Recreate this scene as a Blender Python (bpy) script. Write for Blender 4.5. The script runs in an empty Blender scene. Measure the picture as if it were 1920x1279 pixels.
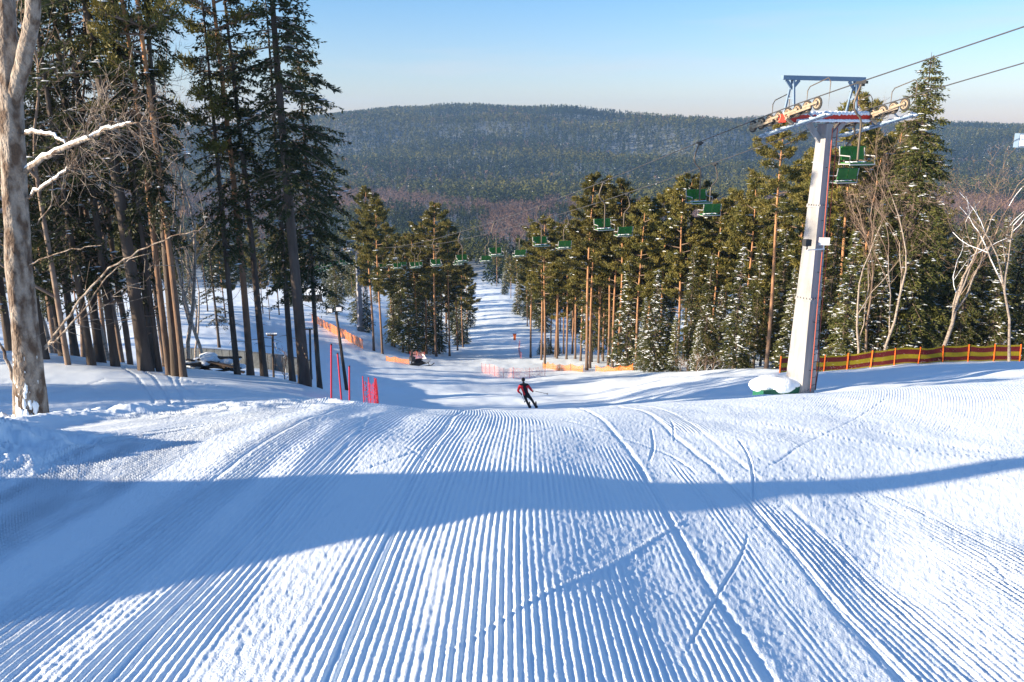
import bpy, math, random
import numpy as np
from mathutils import Vector
C = bpy.context.scene.collection
SC = bpy.context.scene
PI = math.pi

# ---------------------------------------------------------------- camera, sky, sun, exposure
TH = math.radians(15.1); F = 1500.0
cam_d = bpy.data.cameras.new('camera'); cam = bpy.data.objects.new('camera', cam_d); C.objects.link(cam)
cam.location = (0, 0, 0); cam.rotation_euler = (PI/2 - TH, 0, 0)
cam_d.sensor_width = 36; cam_d.lens = 36*F/1920; cam_d.clip_start = .05; cam_d.clip_end = 20000
SC.camera = cam
SUN_EL = math.radians(17.0)
SDX, SDY = -1.0, -0.33                                # horizontal direction towards the sun
_l = math.hypot(SDX, SDY); SDX /= _l; SDY /= _l
w = bpy.data.worlds.new('World'); SC.world = w; w.use_nodes = True
nt = w.node_tree; bg = nt.nodes['Background']
sky = nt.nodes.new('ShaderNodeTexSky'); sky.sky_type = 'NISHITA'; sky.sun_disc = False
sky.sun_elevation = SUN_EL; sky.sun_rotation = math.atan2(SDX, SDY)
sky.air_density = 1.0; sky.dust_density = 0.4; sky.ozone_density = 1.6
tint = nt.nodes.new('ShaderNodeMix'); tint.data_type = 'RGBA'; tint.blend_type = 'MULTIPLY'; tint.inputs[0].default_value = 1
tint.inputs[7].default_value = (.50, .69, .90, 1)      # deeper winter blue
tcs = nt.nodes.new('ShaderNodeTexCoord'); sz_ = nt.nodes.new('ShaderNodeSeparateXYZ'); nt.links.new(tcs.outputs['Generated'], sz_.inputs[0])
hr = nt.nodes.new('ShaderNodeMapRange'); hr.inputs[1].default_value = 0; hr.inputs[2].default_value = .17; nt.links.new(sz_.outputs['Z'], hr.inputs[0])
tm_ = nt.nodes.new('ShaderNodeMix'); tm_.data_type = 'RGBA'; tm_.inputs[6].default_value = (.68, .64, .82, 1); tm_.inputs[7].default_value = (.40, .615, .84, 1)
nt.links.new(hr.outputs[0], tm_.inputs[0]); nt.links.new(tm_.outputs[2], tint.inputs[7])   # lilac band low over the horizon
mps = nt.nodes.new('ShaderNodeMapping'); mps.inputs['Scale'].default_value = (1.5, 1.5, 16)
ns = nt.nodes.new('ShaderNodeTexNoise'); ns.inputs['Scale'].default_value = 1.6; ns.inputs['Detail'].default_value = 6; ns.inputs['Roughness'].default_value = .55
nt.links.new(tcs.outputs['Generated'], mps.inputs[0]); nt.links.new(mps.outputs[0], ns.inputs['Vector'])
rs_ = nt.nodes.new('ShaderNodeMapRange'); rs_.inputs[1].default_value = .52; rs_.inputs[2].default_value = .80; rs_.inputs[4].default_value = .45; nt.links.new(ns.outputs['Fac'], rs_.inputs[0])
cl = nt.nodes.new('ShaderNodeMix'); cl.data_type = 'RGBA'; cl.inputs[7].default_value = (3.3, 3.2, 3.3, 1)   # faint high cirrus
nt.links.new(rs_.outputs[0], cl.inputs[0]); nt.links.new(tint.outputs[2], cl.inputs[6])
nt.links.new(sky.outputs[0], tint.inputs[6]); nt.links.new(cl.outputs[2], bg.inputs['Color']); bg.inputs['Strength'].default_value = 0.088
sun_d = bpy.data.lights.new('sun', 'SUN'); sun = bpy.data.objects.new('sun', sun_d); C.objects.link(sun)
sun_d.energy = 5.0; sun_d.angle = math.radians(.5); sun_d.color = (1.0, .80, .58)
sdir = Vector((SDX*math.cos(SUN_EL), SDY*math.cos(SUN_EL), math.sin(SUN_EL)))
sun.rotation_euler = sdir.to_track_quat('Z', 'Y').to_euler()
SC.view_settings.view_transform = 'Standard'; SC.view_settings.look = 'None'
SC.view_settings.exposure = 1.55; SC.view_settings.gamma = 1
SC.cycles.volume_bounces = 0; SC.cycles.max_bounces = 6; SC.cycles.transparent_max_bounces = 12

# ---------------------------------------------------------------- helpers
def T(py):                                            # tangent of the depression angle of an image row
    d = (639.5-py)/F
    return (math.sin(TH)-d*math.cos(TH))/(math.cos(TH)+d*math.sin(TH))
def U(px, py=700):
    d = (639.5-py)/F
    return (px-960)/F/(math.cos(TH)+d*math.sin(TH))
def at(px, py, y): return Vector((U(px, py)*y, y, -T(py)*y))
def py_of(z, y):
    a = math.atan2(-z, y)
    return 639.5+F*math.tan(a-TH)

def tag(o, label=None, cat=None, group=None, kind=None):
    if label: o['label'] = label
    if cat: o['category'] = cat
    if group: o['group'] = group
    if kind: o['kind'] = kind
    return o
def empty(name, loc, rz=0, label=None, cat=None, group=None):
    o = bpy.data.objects.new(name, None); C.objects.link(o)
    o.location = loc; o.rotation_euler = (0, 0, rz); o.empty_display_size = .2
    return tag(o, label, cat, group)

class MB:
    def __init__(s): s.v = []; s.t = []; s.q = []; s.n = 0; s.qm = []; s.tm = []
    def add(s, v, f, m=0):
        v = np.asarray(v, float).reshape(-1, 3); f = np.asarray(f, np.int64)
        if len(f) == 0: return s
        (s.q if f.shape[1] == 4 else s.t).append(f+s.n)
        (s.qm if f.shape[1] == 4 else s.tm).append(np.full(len(f), m, np.int32))
        s.v.append(v); s.n += len(v); return s
    def box(s, c, d, m=0, R=None):
        c = np.asarray(c, float); h = np.asarray(d, float)/2
        v = np.array([[x, y, z] for x in (-1, 1) for y in (-1, 1) for z in (-1, 1)])*h
        if R is not None: v = v@np.asarray(R).T
        return s.add(v+c, [[0, 1, 3, 2], [4, 6, 7, 5], [0, 4, 5, 1], [2, 3, 7, 6], [0, 2, 6, 4], [1, 5, 7, 3]], m)
    def bar(s, a, b, w, h, m=0):                      # box between two points
        a = np.asarray(a, float); b = np.asarray(b, float); d = b-a; L = np.linalg.norm(d); d = d/L
        up = np.array([0, 0, 1.]) if abs(d[2]) < .95 else np.array([0, 1., 0])
        x = np.cross(d, up); x /= np.linalg.norm(x); z = np.cross(x, d)
        return s.box((a+b)/2, (w, L, h), m, np.array([x, d, z]).T)
    def tube(s, P, r, n=6, m=0, cap=True):
        P = np.asarray(P, float); k = len(P); r = np.broadcast_to(np.asarray(r, float), (k,))
        d = np.gradient(P, axis=0); d /= np.linalg.norm(d, axis=1)[:, None]+1e-9
        ref = np.array([1., 0, 0]) if abs(d[:, 2]).mean() > .8 else np.array([0, 0, 1.])
        a = np.cross(d, ref); a /= np.linalg.norm(a, axis=1)[:, None]+1e-9; b = np.cross(d, a)
        th = np.arange(n)*2*PI/n
        ring = a[:, None]*np.cos(th)[None, :, None]+b[:, None]*np.sin(th)[None, :, None]
        v = (P[:, None]+ring*r[:, None, None]).reshape(-1, 3)
        i = np.arange(k-1)[:, None]*n; j = np.arange(n)[None]; j2 = (j+1) % n
        f = np.stack([i+j, i+j2, i+n+j2, i+n+j], -1).reshape(-1, 4)
        base = s.n; s.add(v, f, m)
        if cap:
            for o, c in ((0, P[0]), ((k-1)*n, P[-1])):
                vv = np.vstack([v[o:o+n], c[None]]); s.add(vv, [[q, (q+1) % n, n] for q in range(n)], m)
        return s
    def disc(s, c, ax, r, t, n=16, m=0):              # solid wheel
        ax = np.asarray(ax, float); ax /= np.linalg.norm(ax); c = np.asarray(c, float)
        return s.tube([c-ax*t/2, c+ax*t/2], [r, r], n, m)
    def ring(s, c, ax, r, rt, n=20, m=0):
        ax = np.asarray(ax, float); ax /= np.linalg.norm(ax); ref = np.array([0, 0, 1.]) if abs(ax[2]) < .9 else np.array([1., 0, 0])
        a = np.cross(ax, ref); a /= np.linalg.norm(a); b = np.cross(ax, a); th = np.linspace(0, 2*PI, n+1)
        P = np.asarray(c)+r*(a*np.cos(th)[:, None]+b*np.sin(th)[:, None])
        return s.tube(P, rt, 6, m, False)
    def blob(s, c, r, m=0, n=8, k=6, rs=None, jit=.0):
        c = np.asarray(c, float); r = np.asarray(r, float)*np.ones(3); rs = rs or np.random.default_rng(1)
        v = []
        for i in range(k+1):
            ph = PI*i/k
            for j in range(n):
                th = 2*PI*j/n; q = 1+jit*rs.normal()
                v.append([math.sin(ph)*math.cos(th)*q, math.sin(ph)*math.sin(th)*q, math.cos(ph)*q])
        f = [[i*n+j, i*n+(j+1) % n, (i+1)*n+(j+1) % n, (i+1)*n+j] for i in range(k) for j in range(n)]
        return s.add(np.array(v)*r+c, f, m)
    def mesh(s, name, mats, smooth=False):
        me = bpy.data.meshes.new(name)
        V = np.concatenate(s.v) if s.v else np.zeros((0, 3))
        Q = np.concatenate(s.q) if s.q else np.zeros((0, 4), np.int64)
        Tt = np.concatenate(s.t) if s.t else np.zeros((0, 3), np.int64)
        mi = np.concatenate(s.qm+s.tm) if (s.qm or s.tm) else np.zeros(0, np.int32)
        me.vertices.add(len(V)); me.vertices.foreach_set('co', V.astype(np.float32).ravel())
        loops = np.concatenate([Q.ravel(), Tt.ravel()]).astype(np.int32)
        me.loops.add(len(loops)); me.loops.foreach_set('vertex_index', loops)
        nf = len(Q)+len(Tt); me.polygons.add(nf)
        st = np.concatenate([np.arange(len(Q))*4, len(Q)*4+np.arange(len(Tt))*3]).astype(np.int32)
        me.polygons.foreach_set('loop_start', st)
        me.polygons.foreach_set('material_index', mi.astype(np.int32))
        me.polygons.foreach_set('use_smooth', np.full(nf, smooth, bool))
        for m in (mats if isinstance(mats, (list, tuple)) else [mats]): me.materials.append(m)
        me.update(calc_edges=True); me.validate(); return me
    def build(s, name, mats, parent=None, smooth=False):
        o = bpy.data.objects.new(name, s.mesh(name, mats, smooth)); C.objects.link(o)
        if parent is not None: o.parent = parent
        return o
def copy_tree(o, parent=None):
    c = o.copy(); C.objects.link(c); c.parent = parent
    for ch in list(o.children): copy_tree(ch, c)
    return c

# ---------------------------------------------------------------- materials
def mat(name, col, rough=.6, metal=0, spec=.3, noise=None, bump=None, rnd=0, trans=0):
    m = bpy.data.materials.new(name); m.use_nodes = True; t = m.node_tree; b = t.nodes['Principled BSDF']
    b.inputs['Base Color'].default_value = (*col, 1); b.inputs['Roughness'].default_value = rough
    b.inputs['Metallic'].default_value = metal; b.inputs['Specular IOR Level'].default_value = spec
    L = t.links; tc = t.nodes.new('ShaderNodeTexCoord'); src = None
    if noise:                                         # (scale, second colour, contrast low, high, (stretch))
        sc_, c2, lo, hi = noise[:4]; st = noise[4] if len(noise) > 4 else (1, 1, 1)
        mp = t.nodes.new('ShaderNodeMapping'); mp.inputs['Scale'].default_value = st
        L.new(tc.outputs['Object'], mp.inputs[0])
        n = t.nodes.new('ShaderNodeTexNoise'); n.inputs['Scale'].default_value = sc_; n.inputs['Detail'].default_value = 4
        L.new(mp.outputs[0], n.inputs['Vector'])
        r = t.nodes.new('ShaderNodeMapRange'); r.inputs[1].default_value = lo; r.inputs[2].default_value = hi
        L.new(n.outputs['Fac'], r.inputs[0])
        x = t.nodes.new('ShaderNodeMix'); x.data_type = 'RGBA'
        x.inputs[6].default_value = (*col, 1); x.inputs[7].default_value = (*c2, 1)
        L.new(r.outputs[0], x.inputs[0]); src = x.outputs[2]
    if rnd:
        oi = t.nodes.new('ShaderNodeObjectInfo'); mr = t.nodes.new('ShaderNodeMapRange')
        mr.inputs[3].default_value = 1-rnd; mr.inputs[4].default_value = 1+rnd; L.new(oi.outputs['Random'], mr.inputs[0])
        h = t.nodes.new('ShaderNodeHueSaturation'); h.inputs['Color'].default_value = (*col, 1)
        if src: L.new(src, h.inputs['Color'])
        L.new(mr.outputs[0], h.inputs['Value']); src = h.outputs[0]
    if src: L.new(src, b.inputs['Base Color'])
    if bump:
        n = t.nodes.new('ShaderNodeTexNoise'); n.inputs['Scale'].default_value = bump[0]; n.inputs['Detail'].default_value = 5
        mp = t.nodes.new('ShaderNodeMapping'); mp.inputs['Scale'].default_value = bump[2] if len(bump) > 2 else (1, 1, 1)
        L.new(tc.outputs['Object'], mp.inputs[0]); L.new(mp.outputs[0], n.inputs['Vector'])
        bp = t.nodes.new('ShaderNodeBump'); bp.inputs['Strength'].default_value = 1; bp.inputs['Distance'].default_value = bump[1]
        L.new(n.outputs['Fac'], bp.inputs['Height']); L.new(bp.outputs[0], b.inputs['Normal'])
    if trans:
        tr = t.nodes.new('ShaderNodeBsdfTranslucent'); mx = t.nodes.new('ShaderNodeMixShader'); mx.inputs[0].default_value = trans
        if src: L.new(src, tr.inputs[0])
        else: tr.inputs[0].default_value = (*col, 1)
        L.new(b.outputs[0], mx.inputs[1]); L.new(tr.outputs[0], mx.inputs[2])
        L.new(mx.outputs[0], t.nodes['Material Output'].inputs[0])
    return m
M = {}
M['snow'] = mat('snow', (.80, .885, .96), .55, spec=.25, bump=(90, .004))
M['snowlump'] = mat('snow_lump', (.80, .885, .96), .6, spec=.2, bump=(14, .03))
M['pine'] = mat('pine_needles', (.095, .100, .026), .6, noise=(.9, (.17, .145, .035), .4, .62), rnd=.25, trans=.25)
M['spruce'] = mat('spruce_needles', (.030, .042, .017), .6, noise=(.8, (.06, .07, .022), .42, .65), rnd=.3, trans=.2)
M['spruce2'] = mat('sun_painted_spruce_needles', (.060, .075, .022), .6, noise=(.8, (.11, .115, .028), .42, .62), rnd=.3, trans=.3)  # yellower, brighter copy of the spruce green: sunlight put into the colour
M['barkd'] = mat('dark_bark', (.06, .047, .038), .85, noise=(3, (.12, .10, .085), .4, .7, (1, 1, .2)), bump=(12, .03, (1, 1, .2)))
M['twig'] = mat('twigs', (.15, .105, .08), .8, noise=(2, (.24, .19, .15), .4, .7), rnd=.2)
M['birch'] = mat('pale_bark', (.30, .26, .22), .8, noise=(4, (.13, .10, .08), .52, .66, (1, 1, 2.5)), bump=(9, .02))
M['aspen'] = mat('aspen_bark', (.31, .275, .24), .85, noise=(7, (.10, .07, .052), .40, .60, (1, 1, .45)), bump=(22, .07, (1, 1, .6)))
def pine_bark():
    m = mat('pine_bark', (.14, .095, .07), .85, bump=(10, .03, (1, 1, .25))); t = m.node_tree; L = t.links
    b = t.nodes['Principled BSDF']; tc = t.nodes.new('ShaderNodeTexCoord'); sx = t.nodes.new('ShaderNodeSeparateXYZ')
    L.new(tc.outputs['Object'], sx.inputs[0]); n = t.nodes.new('ShaderNodeTexNoise'); n.inputs['Scale'].default_value = 2.5
    L.new(tc.outputs['Object'], n.inputs['Vector'])
    ad = t.nodes.new('ShaderNodeMath'); ad.operation = 'MULTIPLY_ADD'; ad.inputs[1].default_value = 7
    L.new(n.outputs['Fac'], ad.inputs[0]); L.new(sx.outputs['Z'], ad.inputs[2])
    r = t.nodes.new('ShaderNodeValToRGB'); mr = t.nodes.new('ShaderNodeMapRange')
    mr.inputs[1].default_value = 4; mr.inputs[2].default_value = 15; L.new(ad.outputs[0], mr.inputs[0]); L.new(mr.outputs[0], r.inputs[0])
    e = r.color_ramp.elements; e[0].color = (.10, .075, .06, 1); e[1].color = (.36, .19, .095, 1); e[1].position = .8
    L.new(r.outputs[0], b.inputs['Base Color']); return m
M['barkp'] = pine_bark()
M['steel'] = mat('painted_grey_steel', (.29, .30, .32), .5, spec=.4, noise=(1.6, (.22, .225, .23), .42, .72, (3, 3, .35)), bump=(3, .01))
M['bluegrey'] = mat('blue_grey_steel', (.16, .24, .34), .5)
M['wheel'] = mat('pulley_metal', (.33, .28, .21), .55, .2, noise=(6, (.25, .18, .12), .45, .7))
M['rubber'] = mat('rubber', (.04, .04, .04), .7)
M['dark'] = mat('dark_metal', (.03, .032, .035), .5)
M['cable'] = mat('steel_cable', (.08, .08, .085), .5, .4)
M['red'] = mat('red_paint', (.55, .035, .02), .5)
M['redpole'] = mat('red_pole_plastic', (.50, .03, .05), .5)
M['orange'] = mat('orange_plastic', (.85, .16, .02), .5)
M['green'] = mat('green_seat', (.012, .11, .012), .45, noise=(3, (.02, .15, .015), .4, .6))
M['hanger'] = mat('hanger_pipe', (.13, .11, .09), .5, .3)
M['seatgrey'] = mat('seat_frame_grey', (.38, .38, .38), .5)
M['white'] = mat('white_paint', (.75, .75, .75), .5)
M['concrete'] = mat('concrete', (.17, .19, .20), .9, noise=(1.5, (.11, .125, .13), .35, .65), bump=(6, .02))
M['woodd'] = mat('dark_wood', (.06, .045, .035), .8, noise=(4, (.11, .08, .06), .4, .7, (1, 1, .2)))
M['jacketr'] = mat('red_jacket', (.75, .02, .035), .6)
M['jackp'] = mat('black_fabric', (.012, .013, .018), .7)
M['skin'] = mat('skin', (.55, .32, .24), .6)
M['glass'] = mat('lamp_glass', (.75, .78, .8), .15, spec=.6)

# ---------------------------------------------------------------- noise in numpy
def vnoise(x, y, seed=0):
    xi = np.floor(x).astype(np.int64); yi = np.floor(y).astype(np.int64); fx = x-xi; fy = y-yi
    fx = fx*fx*fx*(fx*(fx*6-15)+10); fy = fy*fy*fy*(fy*(fy*6-15)+10)
    def h(a, b):
        n = (a*374761393+b*668265263+seed*974711) & 0x7fffffff
        n = ((n ^ (n >> 13))*1274126177) & 0x7fffffff
        return ((n ^ (n >> 16)) & 0xffff)/65535.0
    return (h(xi, yi)*(1-fx)+h(xi+1, yi)*fx)*(1-fy)+(h(xi, yi+1)*(1-fx)+h(xi+1, yi+1)*fx)*fy-.5
def fbm(x, y, o=4, seed=0):
    r = 0; a = 1
    for i in range(o): r = r+a*vnoise(x*2**i, y*2**i, seed+i*17); a *= .5
    return r
def sstep(a, b, x):
    t = np.clip((x-a)/(b-a), 0, 1); return t*t*(3-2*t)

# ---------------------------------------------------------------- terrain
COLS = [
 (-2500, [(10,850),(16,790),(25,700),(40,660),(80,640),(150,600),(330,560)]),
 (-800, [(10,830),(12,815),(16,780),(22,705),(27,668),(32,655),(60,640),(150,585),(330,550)]),
 (-150, [(10,815),(12,812),(16,775),(22,710),(27,672),(32,660),(60,642),(150,585),(330,550)]),
 (100, [(10,803),(12,806),(16,770),(22,712),(27,672),(32,664),(45,657),(60,650),(80,640),(110,620),(150,592),(200,580),(330,550)]),
 (300, [(10,784),(14,782),(20,738),(26,702),(30,692),(36,690),(44,688),(49.4,676),(50.8,656),(70,640),(90,621),(115,599),(140,584),(200,572),(330,548)]),
 (450, [(10,770),(13,774),(20,742),(28,712),(34,703),(42,700),(49.2,684),(50.8,662),(70,646),(90,627),(115,602),(140,587),(165,578),(200,570),(330,546)]),
 (590, [(10,757),(14,762),(22,745),(30,723),(36,716),(45,712),(50,705),(60,698),(85,673),(115,645),(145,608),(168,590),(200,576),(330,545)]),
 (660, [(10,760),(20,774),(30,768),(40,758),(50,738),(60,713),(88,683),(114,653),(132,628),(142,611),(170,592),(220,572),(260,560),(330,545)]),
 (720, [(10,764),(20,778),(32,772),(45,760),(50,747),(60,720),(80,697),(95,684),(115,656),(125,644),(142,626),(170,612),(220,582),(330,545)]),
 (800, [(10,769),(20,783),(32,775),(45,763),(50,750),(60,722),(80,699),(95,688),(131,669),(145,652),(165,637),(200,620),(330,560)]),
 (890, [(10,771),(20,785),(32,776),(45,765),(50,752),(60,726),(80,703),(95,691),(131,667),(160,640),(200,602),(260,562),(330,535)]),
 (980, [(10,772),(20,785),(32,778),(43,771),(50,754),(60,730),(80,706),(95,693),(131,666),(160,635),(200,602),(260,562),(330,537)]),
 (1080, [(10,764),(20,776),(32,772),(43,764),(50,754),(60,734),(75,708),(90,692),(130,658),(170,632),(210,605),(260,588),(330,560)]),
 (1250, [(10,753),(20,765),(32,760),(40,748),(50,726),(62,702),(72,694),(85,690),(110,678),(140,668),(200,640),(330,590)]),
 (1440, [(9.5,739),(20,749),(30,740),(33,735),(40,716),(50,698),(58,692),(64,693),(80,688),(140,665),(330,590)]),
 (1700, [(9.5,724),(20,734),(32,724),(40,700),(47,684),(52,680),(60,686),(80,684),(140,665),(330,590)]),
 (1920, [(9.5,710),(20,722),(32,712),(40,690),(48,675),(52,674),(60,682),(80,682),(140,660),(330,590)]),
 (2400, [(9.5,690),(20,700),(32,690),(50,668),(60,675),(140,650),(330,590)]),
 (4200, [(9.5,670),(20,680),(32,670),(50,650),(60,660),(140,640),(330,590)]),
]
VZ = -88.0; YR = 2300.0
RIDGE = [(-1500,235),(300,240),(420,236),(560,226),(650,219),(740,209),(900,206),(1000,209),(1060,209),(1130,216),(1250,226),(1400,233),(1600,240),(1800,236),(1920,239),(3500,240)]
UG = np.linspace(-1.9, 1.9, 761); TG = np.linspace(math.log(2), math.log(402), 900); YG = np.exp(TG)-2
def _table():
    A = np.zeros((len(COLS), len(YG)))
    for i, (px, kn) in enumerate(COLS):
        y0 = kn[0][0]; z0 = -T(kn[0][1])*y0
        ys = [k[0] for k in kn]+[402]; zs = [-T(k[1])*k[0] for k in kn]; zs.append(zs[-1]-(402-330)*.1)
        kk = min(max((px-980)/700, 0), 1); near = -1.5+(z0+1.5)*((1-kk)*(.034*YG+.0184*YG**2)/(.034*y0+.0184*y0*y0)+kk*YG/y0)
        A[i] = np.where(YG < y0, near, np.interp(YG, ys, zs))
    uu = [U(c[0]) for c in COLS]
    B = np.array([np.interp(UG, uu, A[:, j]) for j in range(len(YG))]).T
    def blur(a, s, ax):
        k = np.exp(-.5*(np.arange(-3*s, 3*s+1)/s)**2); k /= k.sum(); p = [(0, 0), (0, 0)]; p[ax] = (3*s, 3*s)
        return np.apply_along_axis(lambda r: np.convolve(r, k, 'valid'), ax, np.pad(a, p, mode='reflect', reflect_type='odd'))
    return blur(blur(B, 6, 0), 9, 1)
TB = _table()
def ground_z(x, y):
    x = np.asarray(x, float); y = np.asarray(y, float)
    yy = np.maximum(y, 0); u = np.clip(x/np.maximum(yy, 3), -1.89, 1.89)
    fu = (u-UG[0])/(UG[1]-UG[0]); ft = (np.log(np.clip(yy, 0, 399)+2)-TG[0])/(TG[1]-TG[0])
    iu = np.clip(fu.astype(int), 0, len(UG)-2); it = np.clip(ft.astype(int), 0, len(TG)-2); a = fu-iu; b = np.clip(ft-it, 0, 1)
    z = (TB[iu, it]*(1-a)+TB[iu+1, it]*a)*(1-b)+(TB[iu, it+1]*(1-a)+TB[iu+1, it+1]*a)*b
    z = np.where(y < 0, -1.5+.03*-y, z)
    k = sstep(330, 620, y); z = z*(1-k)+VZ*k
    zr = -np.interp(u, [U(p[0], 220) for p in RIDGE], [T(p[1]) for p in RIDGE])*YR-12
    t = np.clip((y-1150)/(YR-1150), 0, 1.6)
    hp = np.where(t < 1, np.sin(np.clip(t, 0, 1)*PI/2)**1.35, 1-.6*(t-1))
    hill = VZ+(zr-VZ)*hp+fbm(x/380, y/300, 2, 5)*75*np.sin(np.clip(t, 0, 1)*PI)
    return np.where(y > 1150, hill, z)
def gz(x, y): return float(ground_z(np.array([x]), np.array([y]))[0])
def gp(px, y, dz=0):                                  # point on the ground at a column of the photo and a distance
    x = U(px)*y
    for _ in range(4):
        z = gz(x, y); x = U(px, py_of(z, y))*y
    return Vector((x, y, gz(x, y)+dz))
def hit(px, py):                                      # first ground point under a pixel
    ys = np.geomspace(1, 60, 1500); x = U(px, py)*ys; z = -T(py)*ys; g = ground_z(x, ys)
    k = np.argmax(g > z); return float(x[k]), float(ys[k])

TRACKS = [  # ski tracks read off the snow: (points, depth, half width)
 ([(1380,822),(1400,850),(1411,890),(1412,950)], .020, .020),
 ([(1404,995),(1390,1040),(1350,1110),(1318,1170),(1275,1250)], .012, .014),
 ([(780,1265),(900,1195),(1000,1130),(1150,1060),(1300,965)], -.010, .018),
 ([(640,890),(720,868),(830,835),(960,815),(1050,800)], .010, .03),
 ([(610,878),(650,840),(680,808),(690,780)], .012, .035),
 ([(1215,870),(1225,835),(1220,800)], .012, .025), ([(1265,830),(1262,800),(1255,788)], .012, .02),
 ([(1440,880),(1500,840),(1580,800),(1670,745)], .010, .02),
 ([(1010,780),(1120,805),(1240,845),(1320,900)], .010, .03),
 ([(1030,800),(1300,812),(1560,800),(1920,765)], .006, .02), ([(1560,790),(1700,822),(1920,858)], .008, .02),
 ([(1400,790),(1600,830),(1750,850),(1920,868)], .010, .02),
 ([(1500,880),(1600,925),(1680,975)], .010, .02), ([(1600,900),(1720,960),(1850,1025),(1910,1060)], .012, .02),
 ([(1700,1005),(1800,1020),(1870,1070),(1900,1120)], .008, .018),
 ([(830,890),(760,840),(700,830)], .006, .03), ([(430,1120),(560,1000),(700,905)], .006, .02),
 ([(250,940),(450,880),(650,820)], .008, .02), ([(100,880),(300,810),(480,780)], .03, .05), ([(60,900),(260,830),(430,792)], .03, .05),
 ([(230,690),(270,725),(290,758)], .05, .08), ([(262,692),(300,725),(325,768)], .05, .08), ([(310,700),(330,730),(350,765)], .04, .07),
 ([(345,700),(335,720),(372,745)], .05, .09), ([(90,745),(150,725),(200,712)], .05, .08), ([(220,705),(330,715),(480,740)], .05, .1),
]
def seg_d(x, y, P):
    d = np.full(x.shape, 1e9)
    for (ax, ay), (bx, by) in zip(P[:-1], P[1:]):
        vx, vy = bx-ax, by-ay; t = np.clip(((x-ax)*vx+(y-ay)*vy)/(vx*vx+vy*vy), 0, 1)
        d = np.minimum(d, np.hypot(x-ax-t*vx, y-ay-t*vy))
    return d
TRW = []
for pts, dep, hw in TRACKS:
    P = [hit(*p) for p in pts]; Q = []
    for i in range(len(P)-1):
        p0 = P[max(i-1, 0)]; p1 = P[i]; p2 = P[i+1]; p3 = P[min(i+2, len(P)-1)]
        for t in np.linspace(0, 1, 6)[:-1]:
            Q.append(tuple(.5*((2*p1[k])+(-p0[k]+p2[k])*t+(2*p0[k]-5*p1[k]+4*p2[k]-p3[k])*t*t+(-p0[k]+3*p1[k]-3*p2[k]+p3[k])*t**3) for k in (0, 1)))
    Q.append(P[-1]); TRW.append((Q, dep, hw))
def add_tracks(x, y):
    z = np.zeros_like(x)
    for Q, dep, hw in TRW:
        xs = [q[0] for q in Q]; ys = [q[1] for q in Q]; m = hw*4
        s = (x > min(xs)-m) & (x < max(xs)+m) & (y > min(ys)-m) & (y < max(ys)+m)
        if not s.any(): continue
        hw = hw*.45; dep = dep*.5; d = seg_d(x[s], y[s], Q); q = d/hw
        tp_ = sstep(0, .3, np.hypot(x[s]-Q[0][0], y[s]-Q[0][1]))*sstep(0, .3, np.hypot(x[s]-Q[-1][0], y[s]-Q[-1][1]))
        z[s] += tp_*(-dep*np.exp(-q**4)+.2*dep*np.exp(-((q-1.6)/.6)**2)*(1+fbm(x[s]*25, y[s]*25, 2, 58)))
    return z
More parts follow.
